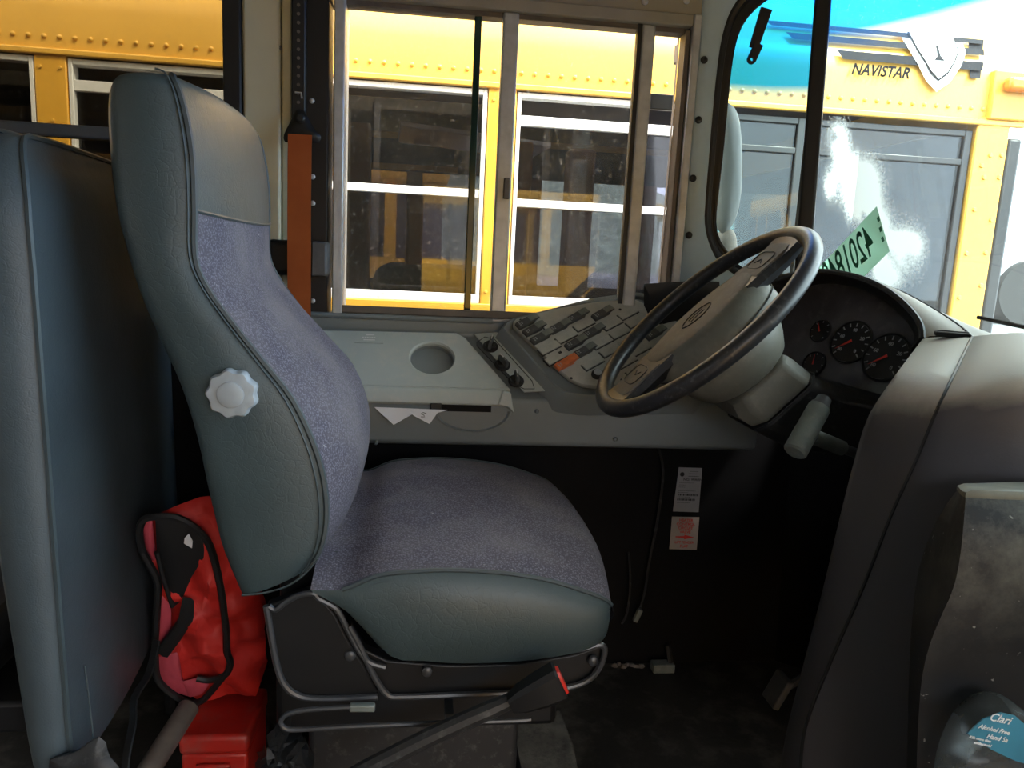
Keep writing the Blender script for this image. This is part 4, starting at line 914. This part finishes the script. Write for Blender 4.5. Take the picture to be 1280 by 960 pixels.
# bolster between inner edge and seam
def UQ(q): return U(q[0], q[1], Z=-q[2]) if q[2] < 0 else U(q[0], q[1], Y=q[2])   # negative third number = height
A_px = [(1153, 424, 1.20), (1122, 465, -.863), (1096, 502, -.826), (1082, 528, -.798), (1068, 575, .955), (1050, 645, .95), (1030, 730, .95), (1008, 815, .955), (985, 905, .96), (975, 960, .96)]
B_px = [(1215, 422, -.905), (1196, 462, -.88), (1177, 500, -.853), (1164, 528, -.826), (1145, 575, .825), (1113, 645, .835), (1080, 730, .85), (1043, 815, .865), (1007, 905, .88), (1000, 960, .885)]
Ac = rs(cm([UQ(q) for q in A_px], 5), 44); Bc = rs(cm([UQ(q) for q in B_px], 5), 44)
bz_ = []
for a, b in zip(Ac, Bc):
    bz_.append([a + V(.20, .20, -.05), a + V(.012, .008, -.004), a, a.lerp(b, .08) + V(-.003, -.006, .003), a.lerp(b, .5) + V(-.004, -.006, .003), b + V(-.001, .0, 0), b + V(.012, .010, 0)])
MB().loft(bz_).build('bolster', M_bol if False else M_dash, dash, smooth=60)
MB().tube([b + V(.001, .001, 0) for b in Bc], .0025, 6).build('bolster_seam', M_rub, dash)
# vent slot at the top of the bolster
v0, v1 = U(1168, 421, Z=.897), U(1212, 425, Z=.899)
MB().box((v0 + v1) / 2 + V(0, 0, .006), ((v1 - v0).length, .03, .008), ((v1 - v0).normalized(), V(.5, .86, 0), V(0, 0, 1))).build('vent_slot', M_rub, dash, bevel=.002)
MB().box((v0 + v1) / 2 + V(0, 0, .0105), ((v1 - v0).length * .9, .004, .003), ((v1 - v0).normalized(), V(.5, .86, 0), V(0, 0, 1))).build('vent_slat', M_bol, dash)
# engine cover side of the dash: from seam B to the right, curving over the top
C_px = [(1300, 417, -.918), (1300, 450, -.903), (1300, 488, -.878), (1300, 520, -.85), (1300, 545, .745), (1300, 575, .742), (1300, 645, .74), (1300, 730, .738), (1300, 815, .735), (1300, 905, .73), (1300, 960, .73)]
Cc = rs(cm([UQ(q) for q in C_px], 5), 44)
ext = [c + V(.40, .0, 0) for c in Cc]
hi = [b + V(.002, .002, 0) for b in Bc]
rowsD = [[b, b.lerp(c, .02) + V(-.002, -.004, .002), b.lerp(c, .25) + V(-.004, -.010, .004), b.lerp(c, .5) + V(-.004, -.012, .005), b.lerp(c, .75) + V(-.003, -.008, .004), c, e] for b, c, e in zip(hi, Cc, ext)]
MB().loft(rowsD).build('engine_side', M_dash, dash, smooth=60)
# top from the seam/C row to the glass
topedge = seam + [U(1240, 418, Y=1.13), Cc[0], ext[0]]
te = rs(topedge, 60)
gl_ = [ws(q, .875) + V(-.025, -.02, 0) for q in rs([wsx[2], wsx[3], wsx[4], wsx[5], wsx[6], V(1.19, .80, 0), V(1.2, .7, 0)], 60)]
MB().loft([te, [a.lerp(b, .3) + V(0, 0, .002) for a, b in zip(te, gl_)], [a.lerp(b, .8) for a, b in zip(te, gl_)], gl_, [p + V(0, 0, -.06) for p in gl_]]).build('dash_top', M_dash, dash, smooth=60)
MB().span((.95, .8, 0), (1.2, 1.55, .72)).build('dash_core', M_blackwall, dash)

# close engine cover box with a dusty lip
ec = thing('engine_cover', (.62, .66, 0), 'dusty black rounded engine cover at the lower right with a pale top lip', 'cover')
FCp = [(1207, 622, .615), (1205, 650, .605), (1201, 690, .60), (1192, 735, .597), (1172, 780, .595), (1158, 820, .595), (1150, 870, .595), (1146, 960, .595), (1146, 1060, .595), (1150, 1200, .595)]
BLp = [(1196, 613, .68), (1180, 635, .69), (1163, 668, .69), (1150, 705, .69), (1143, 745, .69), (1139, 790, .69), (1136, 850, .69), (1134, 960, .69), (1132, 1060, .69), (1132, 1200, .69)]
fcc = rs(cm([U(*q[:2], Y=q[2]) for q in FCp], 4), 32); bll = rs(cm([U(*q[:2], Y=q[2]) for q in BLp], 4), 32)
rr_ = []
for i, (f, b) in enumerate(zip(fcc, bll)):
    bl = .012 * math.sin(math.pi * min(1, i / 10))
    rr_.append([b + V(.25, .03, 0), b, b.lerp(f, .5) + V(-.004, -.006, 0), f, f + V(.03, -.004 - bl * .3, 0), f + V(.12, -.008 - bl, 0), f + V(.25, -.008, 0), f + V(.36, .0, 0)])
e_ = MB().loft(rr_, cu=True, cap=True); e_.build('cover_shell', M_cover, ec, smooth=50)
lipr = [p + V(0, 0, .001) for p in rr_[0]]; cl_ = sum(lipr, V(0, 0, 0)) / len(lipr)
MB().loft([[p.lerp(cl_, .02) - V(0, 0, .004) for p in lipr], [p + (p - cl_) * .004 for p in lipr], [p + (p - cl_) * .004 + V(0, 0, .004) for p in lipr], [p.lerp(cl_, .05) + V(0, 0, .0065) for p in lipr], [p.lerp(cl_, .95) + V(0, 0, .007) for p in lipr]], cu=True).build('top_lip', M_lip, ec, smooth=50)
# sanitiser bottle
sb = thing('sanitiser_bottle', U(1250, 1010, Y=.56), 'clear plastic hand sanitiser bottle with blue label in front of the black cover', 'bottle')
bq = [(1181, 985), (1186, 955), (1197, 925), (1212, 900), (1232, 882), (1252, 877), (1270, 881), (1284, 894), (1296, 915), (1308, 950), (1312, 985)]
bo = rs(cm([U(x, y, Y=.555) for x, y in bq], 4), 40); bc_ = sum(bo, V(0, 0, 0)) / 40
MB().loft([[p.lerp(bc_, s_) + V(0, dy, 0) for p in bo] for s_, dy in ((.12, .022), (.03, .018), (0, .010), (0, -.004), (.03, -.012), (.12, -.015))], cu=True, cap=True).build('bottle_body', M_clear, sb, smooth=50)
lb_px = [(1208, 916), (1228, 898), (1250, 890), (1268, 894), (1284, 908), (1300, 945), (1285, 955), (1268, 950), (1238, 936)]
lbp = [U(x, y, Y=.536) for x, y in lb_px]
lb = MB().prism(lbp, V(0, -.0012, 0)).build('label', M_blue, sb, smooth=0)
ux = (U(1280, 915, Y=.534) - U(1240, 893, Y=.534)).normalized(); uy = V(0, -1, 0).cross(ux).normalized(); uy = uy if uy.z > 0 else -uy
def bt(s_, x, y, sz): text(s_, U(x, y, Y=.5335), (U(x + 40, y + 9, Y=.534) - U(x, y, Y=.534)), uy, sz, M_white, 'label_print', lb, align='LEFT', ext=.0003)
bt('Clari', 1238, 896, .0105); bt('Alcohol Free', 1224, 908, .0058); bt('Hand Sa', 1234, 920, .0062); bt('Kills more than', 1212, 921, .0034); bt('antibacterial', 1218, 928, .0034)
q = U(1250, 990, Y=.56); MB().span((U(1178, 990, Y=.56).x,   .532, q.z - .03), (U(1316, 990, Y=.56).x, .590, q.z - .001)).build('holder_tray', M_rub, sb, bevel=.004)
MB().tube([U(x, y, Y=.537) for x, y in ((1183, 950), (1190, 957), (1199, 964))], .0022, 6).build('base_ridge', M_clear, sb)

# ================================================================ THINGS ON THE WINDSCREEN
gn = V(-.90, -.42, -.05).normalized(); gp_ = V(1.03, 1.46, 1.0) + gn * .022
def gpt(px, py, h=0): return UP(px, py, gp_ + gn * h, gn)
tgp = [(1021, 338), (1096, 258), (1112, 314), (1080, 346), (1060, 360), (1030, 358)]
tgo = tag(MB().prism([gpt(*q) for q in tgp], gn * .001).build('number_tag', M_tag, smooth=0), 'pale green number tag stuck inside the windscreen, seen from behind', 'tag')
xx = gpt(1045, 331) - gpt(1094, 289); yy = gpt(1086, 273) - gpt(1096, 308)
ty_ = (gpt(1081, 277) - gpt(1091, 317)).normalized(); tx_ = xx.normalized(); to_ = gpt(1059, 326, .0016)
m_ = text('4201840', to_, xx, yy, .094, M_tagink, 'tag_number', tgo, warp=lambda c: to_ + tx_ * c.x * .44 + ty_ * c.y, bold=.001)
for k in range(9):
    q = gpt(1098 + k * .9, 274 + k * 4.2, .0014); MB().box(q, (.006, .010, .0006), (xx.normalized(), yy.normalized(), gn)).build('small_print', M_tagink, tgo, smooth=0) if k % 3 == 0 else None
# sun glare on the glass, painted as white translucent blotches
NS = 90; sm = MB(); glare_mask = []
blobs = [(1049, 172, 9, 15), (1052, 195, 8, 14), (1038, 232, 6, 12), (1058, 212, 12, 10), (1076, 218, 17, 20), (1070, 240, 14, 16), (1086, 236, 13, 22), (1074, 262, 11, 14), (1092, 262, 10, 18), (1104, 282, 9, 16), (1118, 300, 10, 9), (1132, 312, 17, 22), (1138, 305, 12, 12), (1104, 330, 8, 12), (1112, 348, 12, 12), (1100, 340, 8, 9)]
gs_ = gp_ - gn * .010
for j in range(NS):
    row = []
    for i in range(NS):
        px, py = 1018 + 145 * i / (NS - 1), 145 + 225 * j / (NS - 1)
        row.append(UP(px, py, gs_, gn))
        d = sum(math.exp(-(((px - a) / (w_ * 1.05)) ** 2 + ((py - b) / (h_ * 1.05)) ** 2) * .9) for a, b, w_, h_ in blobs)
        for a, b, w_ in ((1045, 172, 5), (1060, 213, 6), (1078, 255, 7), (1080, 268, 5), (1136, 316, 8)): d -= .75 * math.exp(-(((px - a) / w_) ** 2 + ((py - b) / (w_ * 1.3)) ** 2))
        glare_mask.append(max(0, min(.85, d * .8)))
    sm.loft([row]) if False else None
    sm.v += row
sm.f = [(j * NS + i, j * NS + i + 1, (j + 1) * NS + i + 1, (j + 1) * NS + i) for j in range(NS - 1) for i in range(NS - 1) if max(glare_mask[j * NS + i], glare_mask[j * NS + i + 1], glare_mask[(j + 1) * NS + i], glare_mask[(j + 1) * NS + i + 1]) > .02]
spo = tag(sm.build('painted_glare', M_glare, kind='stuff', smooth=0, fix=False), 'white sun glare painted as blotches on the inside of the windscreen', 'painted glare')
at = spo.data.attributes.new('glare_mask', 'FLOAT', 'POINT'); at.data.foreach_set('value', glare_mask)
# wiper arm behind the top corner
wa = thing('wiper_arm', U(940, 78, Y=1.70), 'black flat metal arm with a hole hanging at the top corner of the windscreen', 'wiper arm')
MB().prism([U(x, y, Y=1.695) for x, y in ((952, 8), (966, 12), (948, 62), (937, 58))], V(.0, .006, 0)).build('arm', M_rub, wa, bevel=.0015)
tipc = U(940, 74, Y=1.692); dv_ = (U(948, 58, Y=1.692) - U(939, 77, Y=1.692)).normalized(); dw_ = dv_.cross(V(0, 1, 0))
ring_o = []; ring_i = []
for k in range(20):
    t = 2 * math.pi * k / 20; e = dv_ * math.cos(t) + dw_ * math.sin(t); ring_i.append(tipc + e * .0035); ring_o.append(tipc + e * .010 if math.cos(t) < .3 else tipc + dw_ * .010 * (1 if math.sin(t) > 0 else -1) * min(1, abs(math.tan(t)) if math.cos(t) > 1e-3 else 1) + dv_ * .036)
MB().loft([ring_o, ring_i, [p + V(0, .005, 0) for p in ring_i], [p + V(0, .005, 0) for p in ring_o]], cu=True, cv=True).build('arm_eye', M_rub, wa, smooth=20)
# outside mirror seen past the corner pane
mr_ = thing('side_mirror', U(912, 330, Y=1.95), 'grey tall outside mirror housing seen edge-on past the corner pane', 'mirror')
mp = rs(cm([U(x, y, Y=1.93) for x, y in ((903, 135), (914, 131), (922, 142), (926, 165), (927, 220), (924, 258), (915, 282), (902, 292), (898, 240))], 4, True), 40, True)
MB().puff(mp, V(.3, -1, 0), .02, 5, back=.03).build('mirror_head', M_mirror, mr_, smooth=60)
mp2 = rs(cm([U(x, y, Y=1.93) for x, y in ((900, 296), (914, 286), (921, 300), (920, 330), (908, 340), (899, 335))], 4, True), 30, True)
MB().puff(mp2, V(.3, -1, 0), .015, 4, back=.03).build('convex_mirror', M_tube, mr_, smooth=60)
MB().tube([U(820, 125, Y=1.90), U(850, 128, Y=1.92), U(905, 160, Y=1.95)], .010, 8).build('mirror_arm', M_rub, mr_)
MB().prism([U(x, y, Y=1.88) for x, y in ((813, 116), (852, 119), (852, 125), (846, 138), (813, 136))], V(0, .012, 0)).build('arm_bracket', M_rub, mr_, bevel=.003)
MB().span((U(846, 60, Y=1.83).x, 1.825, U(846, 79, Y=1.83).z), (U(856, 60, Y=1.83).x, 1.85, U(846, 54, Y=1.83).z)).build('arm_block', M_tube, mr_, bevel=.003)

# ================================================================ OUTSIDE
GZ = -.80
struct('ground', MB().span((-40, -40, GZ - .1), (60, 120, GZ)), M_asph)
YO = 2.40
bus = thing('school_bus', (.2, YO, GZ), 'yellow school bus parked alongside, seen through the side windows', 'bus')
X0, X1 = -4.5, 1.88
zb_, zt_ = .846, 1.468          # window opening bottom and top
a_b, b_b, ze = 1.10, .40, 1.60
def roofp(t): return (YO + a_b * (1 - math.cos(t)), ze + b_b * math.sin(t))
rp_ = [(YO, zt_ + .012)] + [(YO, ze)] + [roofp(math.radians(k * 6)) for k in range(1, 16)] + [(YO + 2.3 - a_b * (1 - math.cos(math.radians(90 - k * 6))), ze + b_b * math.sin(math.radians(90 - k * 6))) for k in range(0, 16)] + [(YO + 2.3, zt_ + .012)]
yc_ = YO + 1.15
rp2 = rp_ + [(yc_ + (y - yc_) * .985, ze + (z - ze) * .95 if z > ze else z) for y, z in rp_[::-1]]
MB().loft([[V(x, y, z) for y, z in rp2] for x in (X0, -2, 0, X1 + .06)], cu=True, cap=True).build('roof', M_yel2, bus, smooth=60)
MB().prism([V(X1, y, z) for y, z in [(YO + .05, 1.50)] + [(yc_ + (y - yc_) * .97, ze + (z - ze) * .93) for y, z in rp_ if z >= ze] + [(YO + 2.25, 1.50)]], V(.03, 0, 0)).build('front_head', M_yel, bus)
MB().span((X1, YO + .06, GZ + .3), (X1 + .03, YO + 2.28, .85)).build('front_cowl', M_yel, bus)
MB().span((X1 + .01, YO + .06, .85), (X1 + .018, YO + 2.28, 1.50)).build('windscreen', M_gl_door, bus, smooth=0)
MB().span((X0, YO - .012, zt_ + .004), (X1 + .05, YO + .01, zt_ + .022)).build('drip_rail', M_yel2, bus, bevel=.004)
MB().span((X0, YO, GZ + .3), (X1, YO + .03, .70)).build('lower_side', M_yel, bus)
MB().span((X0, YO - .006, .79), (.85, YO + .03, zb_ - .014)).build('belt_panel', M_yel, bus, bevel=.003)
MB().span((X0, YO - .02, .70), (X1, YO + .03, .789)).build('rub_rail', M_stripe, bus, bevel=.006)
rv = MB()
def dome(x, z, r=.0075):
    rv.lathe([(r, 0), (r * .8, .004), (r * .35, .006)], (x, YO - .0005, z), (0, -1, 0), 6, caps=True)
x = X0
while x < X1: dome(x, 1.522); x += .0405
x = X0
while x < .8: dome(x, .81 + .006, .006); x += .075
post_x = [(-4.49, -4.40), (-3.79, -3.70), (-3.085, -2.995), (-2.38, -2.29), (-1.68, -1.59), (-1.087, -1.002), (-.452, -.367), (.183, .268), (.80, .885)]
for a, b in post_x:
    MB().span((a, YO - .004, .70), (b, YO + .05, zt_ + .02)).build('pillar', M_yel, bus, bevel=.004)
    for k in range(5): 
        for xx_ in ((a + .016, b - .016) if k in (0, 4) else ((a + b) / 2,)): rv.lathe([(.006, 0), (.004, .004)], (xx_, YO - .0045, lerp(.87, 1.44, k / 4)), (0, -1, 0), 6)
for i in range(len(post_x) - 1):
    a, b = post_x[i][1] + .003, post_x[i + 1][0] - .003
    fr = MB()
    fr.span((a, YO - .001, zb_ - .014), (b, YO + .04, zb_ + .014)).span((a, YO - .001, zb_ + .014), (a + .012, YO + .04, zt_)).span((b - .012, YO - .001, zb_ + .014), (b, YO + .04, zt_)).span((a + .012, YO - .001, zt_ - .016), (b - .012, YO + .04, zt_))
    fo = fr.build('window_frame', M_wht, bus, bevel=.002)
    drop = (.0, .03, 0, .02, .0, .045, 0.0, .055)[i]
    mid = 1.165 - (.02 if i >= 7 else 0)
    s1 = MB().span((a + .012, YO + .004, mid - .012), (b - .012, YO + .03, mid + .012))
    s1.span((a + .012, YO + .004, zt_ - .022 - drop - .018), (b - .012, YO + .03, zt_ - .022 - drop + .012)) if drop else None
    s1.build('sash_rail', M_wht, fo, bevel=.002)
    MB().span((a + .012, YO + .014, zb_ + .014), (b - .012, YO + .020, mid - .012)).build('pane', M_gl_bus, fo, smooth=0)
    MB().span((a + .012, YO + .020, mid + .012), (b - .012, YO + .026, zt_ - .04 - drop)).build('pane', M_gl_bus, fo, smooth=0)
# entry door region with two glazed leaves
dz0, dz1 = -.2, 1.455
dp = MB().span((.886, YO, zt_ - .0), (X1, YO + .04, zt_ + .012)); 
for a, b in ((.886, 1.19), (1.20, 1.76)):
    f = MB().span((a, YO + .006, dz0), (a + .025, YO + .035, dz1)).span((b - .025, YO + .006, dz0), (b, YO + .035, dz1)).span((a + .025, YO + .006, 1.345), (b - .025, YO + .035, 1.365)).span((a + .025, YO + .006, dz0), (b - .025, YO + .035, dz0 + .5)).span((a + .025, YO + .006, dz1 - .02), (b - .025, YO + .035, dz1))
    dd = f.build('door_leaf', M_stripe, bus, bevel=.003)
    MB().span((a + .025, YO + .016, dz0 + .5), (b - .025, YO + .022, 1.345)).build('pane', M_gl_door, dd, smooth=0)
    MB().span((a + .025, YO + .016, 1.365), (b - .025, YO + .022, dz1 - .02)).build('pane', M_gl_door, dd, smooth=0)
fp_ = MB().span((1.765, YO - .006, GZ + .3), (1.88, YO + .05, zt_ + .03)).build('front_pillar', M_yel, bus, bevel=.006)
for px, py in ((1238, 194), (1252, 194), (1230, 222), (1249, 222), (1218, 262), (1239, 275), (1208, 317), (1232, 316), (1199, 372), (1226, 357), (1227, 207)):
    q = U(px, py, Y=YO - .006); rv.lathe([(.0085, 0), (.006, .005)], (q.x, YO - .0065, q.z), (0, -1, 0), 8)
rv.build('rivets', M_yel2, bus, kind='stuff', smooth=60)
MB().span((1.885, YO + .0, -.1), (1.935, YO + .05, 1.44)).build('front_window_frame', M_rub, bus, bevel=.01)
MB().span((1.79, YO - .02, 1.49), (2.5, YO + .03, 1.64)).build('front_corner_panel', M_yel, bus, bevel=.005)
lo_ = U(1268, 107, Y=YO - .03); MB().span((lo_.x - .035, YO - .06, lo_.z - .02), (lo_.x + .12, YO - .021, lo_.z + .022)).build('marker_light', M_amber, bus, bevel=.012, seg=3)
# stripes and lettering on the roof side: laid on the roof curve, d = distance up from the rivet line
arc = [(0, YO, ze)]; 
for k in range(1, 80):
    y, z = roofp(math.radians(k)); arc.append((arc[-1][0] + math.hypot(y - arc[-1][1], z - arc[-1][2]), y, z))
def onroof(x, d, h=.012):
    if d <= 0: return V(x, YO - h, ze + d)
    for p, q in zip(arc, arc[1:]):
        if q[0] >= d:
            t = (d - p[0]) / (q[0] - p[0]); y, z = lerp(p[1], q[1], t), lerp(p[2], q[2], t); dy, dz = q[1] - p[1], q[2] - p[2]; l = math.hypot(dy, dz); return V(x, y - h * dz / l, z + h * dy / l)
    return V(x, arc[-1][1], arc[-1][2])
def rstrip(pts, nm, m, h=.0125):
    "pts: (x0,x1,d) rows"
    MB().loft([[onroof(lerp(a, b, k / 6), d, h) for k in range(7)] for a, b, d in pts]).build(nm, m, bus, smooth=0)
rstrip([(1.06, 1.775, .135), (1.04, 1.78, .16)], 'black_stripe', M_decal)
rstrip([(1.12, 1.765, .085), (1.10, 1.77, .11)], 'black_stripe', M_decal)
rstrip([(1.28, 1.75, .033), (1.26, 1.758, .06)], 'black_stripe', M_decal)
rstrip([(1.71, 1.745, .010), (1.735, 1.79, .16)], 'black_stripe', M_decal)
shp = [(-.11, .19), (-.10, .09), (-.075, .04), (-.04, -.01), (0, -.04), (.04, -.01), (.075, .04), (.10, .09), (.11, .19)]
def shield(s_, h, nm, m): 
    xs2 = 1.60; pts = []
    for a, d in shp: pts.append((a * s_, .08 + (d - .08) * s_))
    rows = [[onroof(xs2 + a * t, d, h) for t in (1, .5, 0)] for a, d in pts[:5]]
    rows2 = [[onroof(xs2 - a * t, d, h) for t in (1, .5, 0)] for a, d in pts[:5]]
    MB().loft(rows).loft(rows2).build(nm, m, bus, smooth=0)
shield(1.0, .015, 'white_shield', M_wht); shield(.74, .0165, 'shield_outline', M_decal); shield(.68, .018, 'shield_field', M_wht)
MB().loft([[onroof(1.60 + a, d, .0195) for a in (-w_, w_)] for d, w_ in ((.05, .02), (.056, .012), (.065, .005), (.10, .004))]).build('shield_mark', M_decal, bus, smooth=0)
text('NAVISTAR', (0, 0, 0), (1, 0, 0), (0, 0, 1), .044, M_decal, 'lettering', bus, warp=lambda c: onroof(1.405 + c.x * .95, .006 + c.y, .0125), shear=.3, bold=.0012)
# interior of that bus
MB().span((X0, YO + .03, .05), (X1, YO + 2.27, .1)).build('cabin_floor', M_dark, bus)
MB().span((X0, YO + 2.24, .1), (X1, YO + 2.28, .80)).build('far_side', M_dark, bus)
MB().span((X0, YO + .03, 1.64), (X1, YO + 2.27, 1.66)).build('cabin_ceiling', M_dark, bus)
MB().span((X0, YO + 2.24, 1.42), (X1, YO + 2.28, 1.60)).build('far_header', M_dark, bus)
for x in (-3.6, -2.9, -2.2, -1.5, -.8, -.1, .6, 1.3): MB().span((x, YO + 2.22, .8), (x + .09, YO + 2.27, 1.42)).build('far_pillar', M_brown, bus)
MB().span((X0, YO + 2.25, .8), (.3, YO + 2.256, 1.42)).build('far_pane', M_gl_bus, bus, smooth=0)
MB().span((.301, YO + 2.25, .8), (X1, YO + 2.256, 1.42)).build('far_pane', M_gl_door, bus, smooth=0)
for x in (-3.4, -2.7, -2.0, -1.3, -.55): 
    for y in (YO + .12, YO + 1.3): MB().span((x, y, .5), (x + .10, y + .85, 1.18)).build('seat_back', M_seatbr, bus, bevel=.03, seg=3)
M_och = mat('ochre_reflection_and_seat', (.62, .27, .06), .6, var=.15)  # post, brown panels, shelf and rail: glass reflections built as solid parts
MB().span((.285, YO + .06, .1), (.335, YO + .12, 1.335)).build('reflected_post', M_och, bus, bevel=.006)
MB().span((.46, YO + .10, .1), (.545, YO + .20, 1.33)).build('reflected_column', M_brown, bus, bevel=.01)
MB().prism([V(-.08, YO + .12, 1.365), V(.40, YO + .12, 1.33), V(.40, YO + .60, 1.345), V(-.10, YO + .60, 1.375)], V(0, 0, .015)).build('reflected_shelf', M_trk, bus, bevel=.004)
MB().span((-.20, YO + .5, 1.268), (.12, YO + .52, 1.288)).build('reflected_rail', M_yel, bus)
MB().span((-.262, YO + .06, .1), (-.165, YO + .12, 1.36)).build('reflected_panel', M_brown, bus, bevel=.01)
MB().span((-.06, YO + .55, .1), (.0, YO + .6, 1.2)).build('seat_end', M_och, bus, bevel=.01)
MB().span((-.16, YO + .2, .3), (.25, YO + .9, .93)).build('seat_back', M_seatbr, bus, bevel=.04, seg=3)
# third bus beyond
b3 = thing('distant_school_bus', (-1.5, 6.2, GZ), 'second yellow school bus beyond the first, dim through its windows', 'bus')
MB().span((-6, 6.2, GZ + .3), (.2, 8.4, .9)).build('lower_body', M_yel, b3)
MB().span((-6, 6.2, 1.45), (.2, 8.4, 1.75)).build('roof', M_yel2, b3, bevel=.1, seg=3)
MB().span((-5.9, 6.25, .9), (.15, 8.35, 1.45)).build('window_band', M_dark, b3)
for x in (-5.2, -4.5, -3.8, -3.1, -2.4, -1.7, -1.0, -.3): MB().span((x, 6.2, .9), (x + .09, 6.26, 1.45)).build('pillar', M_yel, b3)
for x in (-5, -1.2): MB().cyl((x, 6.15, GZ + .45), (x, 6.4, GZ + .45), .45, 20).build('wheel', M_tyre, b3)
for x in (-3.2, 1.2): MB().cyl((x, YO + .02, GZ + .45), (x, YO + .3, GZ + .45), .45, 20).build('wheel', M_tyre, bus)
# bus on the door side: shades the door windows and shows dimly in the driver window's glass
b4 = thing('neighbouring_school_bus', (-1.5, -6.3, GZ), 'yellow school bus on the door side, showing only as dim reflections in the driver window', 'bus')
MB().span((-7, -7.5, GZ + .3), (3.2, -5.2, .86)).build('lower_body', M_yel, b4)
MB().span((-7, -7.5, 1.47), (3.2, -5.2, 1.70)).build('roof', M_yel2, b4, bevel=.08, seg=3)
MB().span((-6.9, -7.45, .86), (3.1, -5.25, 1.47)).build('window_band', M_dark, b4)
for k in range(14): MB().span((-6.6 + k * .72, -5.26, .86), (-6.5 + k * .72, -5.19, 1.47)).build('pillar', M_yel, b4)
for x in (-5, 1.6): MB().cyl((x, -5.45, GZ + .45), (x, -5.16, GZ + .45), .45, 20).build('wheel', M_tyre, b4)
# white pickup
struct('ground_bank', MB().prism([V(4.5, 6.6, GZ), V(40, 6.6, GZ), V(40, 24, GZ), V(4.5, 24, GZ)], V(0, 0, .45 - GZ)), M_asph, bevel=.3)
TX, TY, TZ = 6.0, 8.0, .45
tk = thing('white_pickup', (TX + 2.1, TY + .9, TZ), 'white pickup truck parked beyond the yellow front pillar', 'truck')
pr = [(0, .5), (0, 1.1), (.5, 1.2), (.55, 1.25), (1.0, 1.95), (2.6, 1.95), (2.75, 1.25), (4.3, 1.25), (4.3, .5)]
MB().prism([V(TX + x, TY, TZ + z) for x, z in pr], V(0, 1.8, 0)).build('body', mat('off_white_paint', (.42, .43, .45), .4), tk, bevel=.05, seg=3)
MB().prism([V(TX + x, TY - .02, TZ + z) for x, z in ((.75, 1.3), (1.1, 1.85), (2.45, 1.85), (2.55, 1.3))], V(0, .04, 0)).build('side_window', M_dark, tk)
for x in (.75, 3.4): MB().cyl((TX + x, TY - .08, TZ + .36), (TX + x, TY + .2, TZ + .36), .36, 24).build('wheel', M_tyre, tk)
MB().span((TX + 1.3, TY - .03, TZ + 1.1), (TX + 1.5, TY, TZ + 1.15)).build('door_handle', M_dark, tk)
MB().span((TX - .08, TY - .03, TZ + .5), (TX + .2, TY + .5, TZ + .68)).build('bumper', M_dark, tk, bevel=.02)
# things beyond the far bus: hills, teal truck, lime panel
hl_ = MB(); random.seed(5); rowsH = []
for k in range(4):
    rowsH.append([V(-40 + 5 * i, 60 + k * 8 + 3 * math.sin(i), GZ + (0, 4, 8.5, 10)[k] * (1 + .25 * math.sin(i * .7 + 1) + .1 * random.random())) for i in range(26)])
hl_.loft(rowsH); struct('hills', hl_, M_hill)
TV = .45
tt = thing('teal_van', (6.0, 13, TV), 'teal van parked in the distance, seen through the other bus', 'van')
MB().span((4.7, 12, TV + .35), (7.6, 13.6, TV + 1.55)).build('body', M_teal, tt, bevel=.15, seg=3)
MB().span((4.9, 11.985, TV + .95), (5.7, 12.03, TV + 1.35)).build('side_window', M_dark, tt)
for x in (5.3, 7.0): MB().cyl((x, 11.95, TV + .33), (x, 12.2, TV + .33), .33, 20).build('wheel', M_tyre, tt)
q = U(1026, 290, Y=3.2)
ob = thing('lime_marker_board', U(1026, 330, Y=5.6), 'lime yellow upright board behind the other bus door', 'board')
MB().prism([U(x, y, Y=5.6) for x, y in ((1023, 262), (1030, 262), (1031, 270), (1027, 310), (1016, 310), (1021, 268))], V(0, .05, 0)).build('board', M_lime, ob, bevel=.004)
MB().tube([U(1022, 308, Y=5.615), V(U(1022, 308, Y=5.615).x, 5.615, GZ)], .012, 8).build('stand', M_rub, ob)
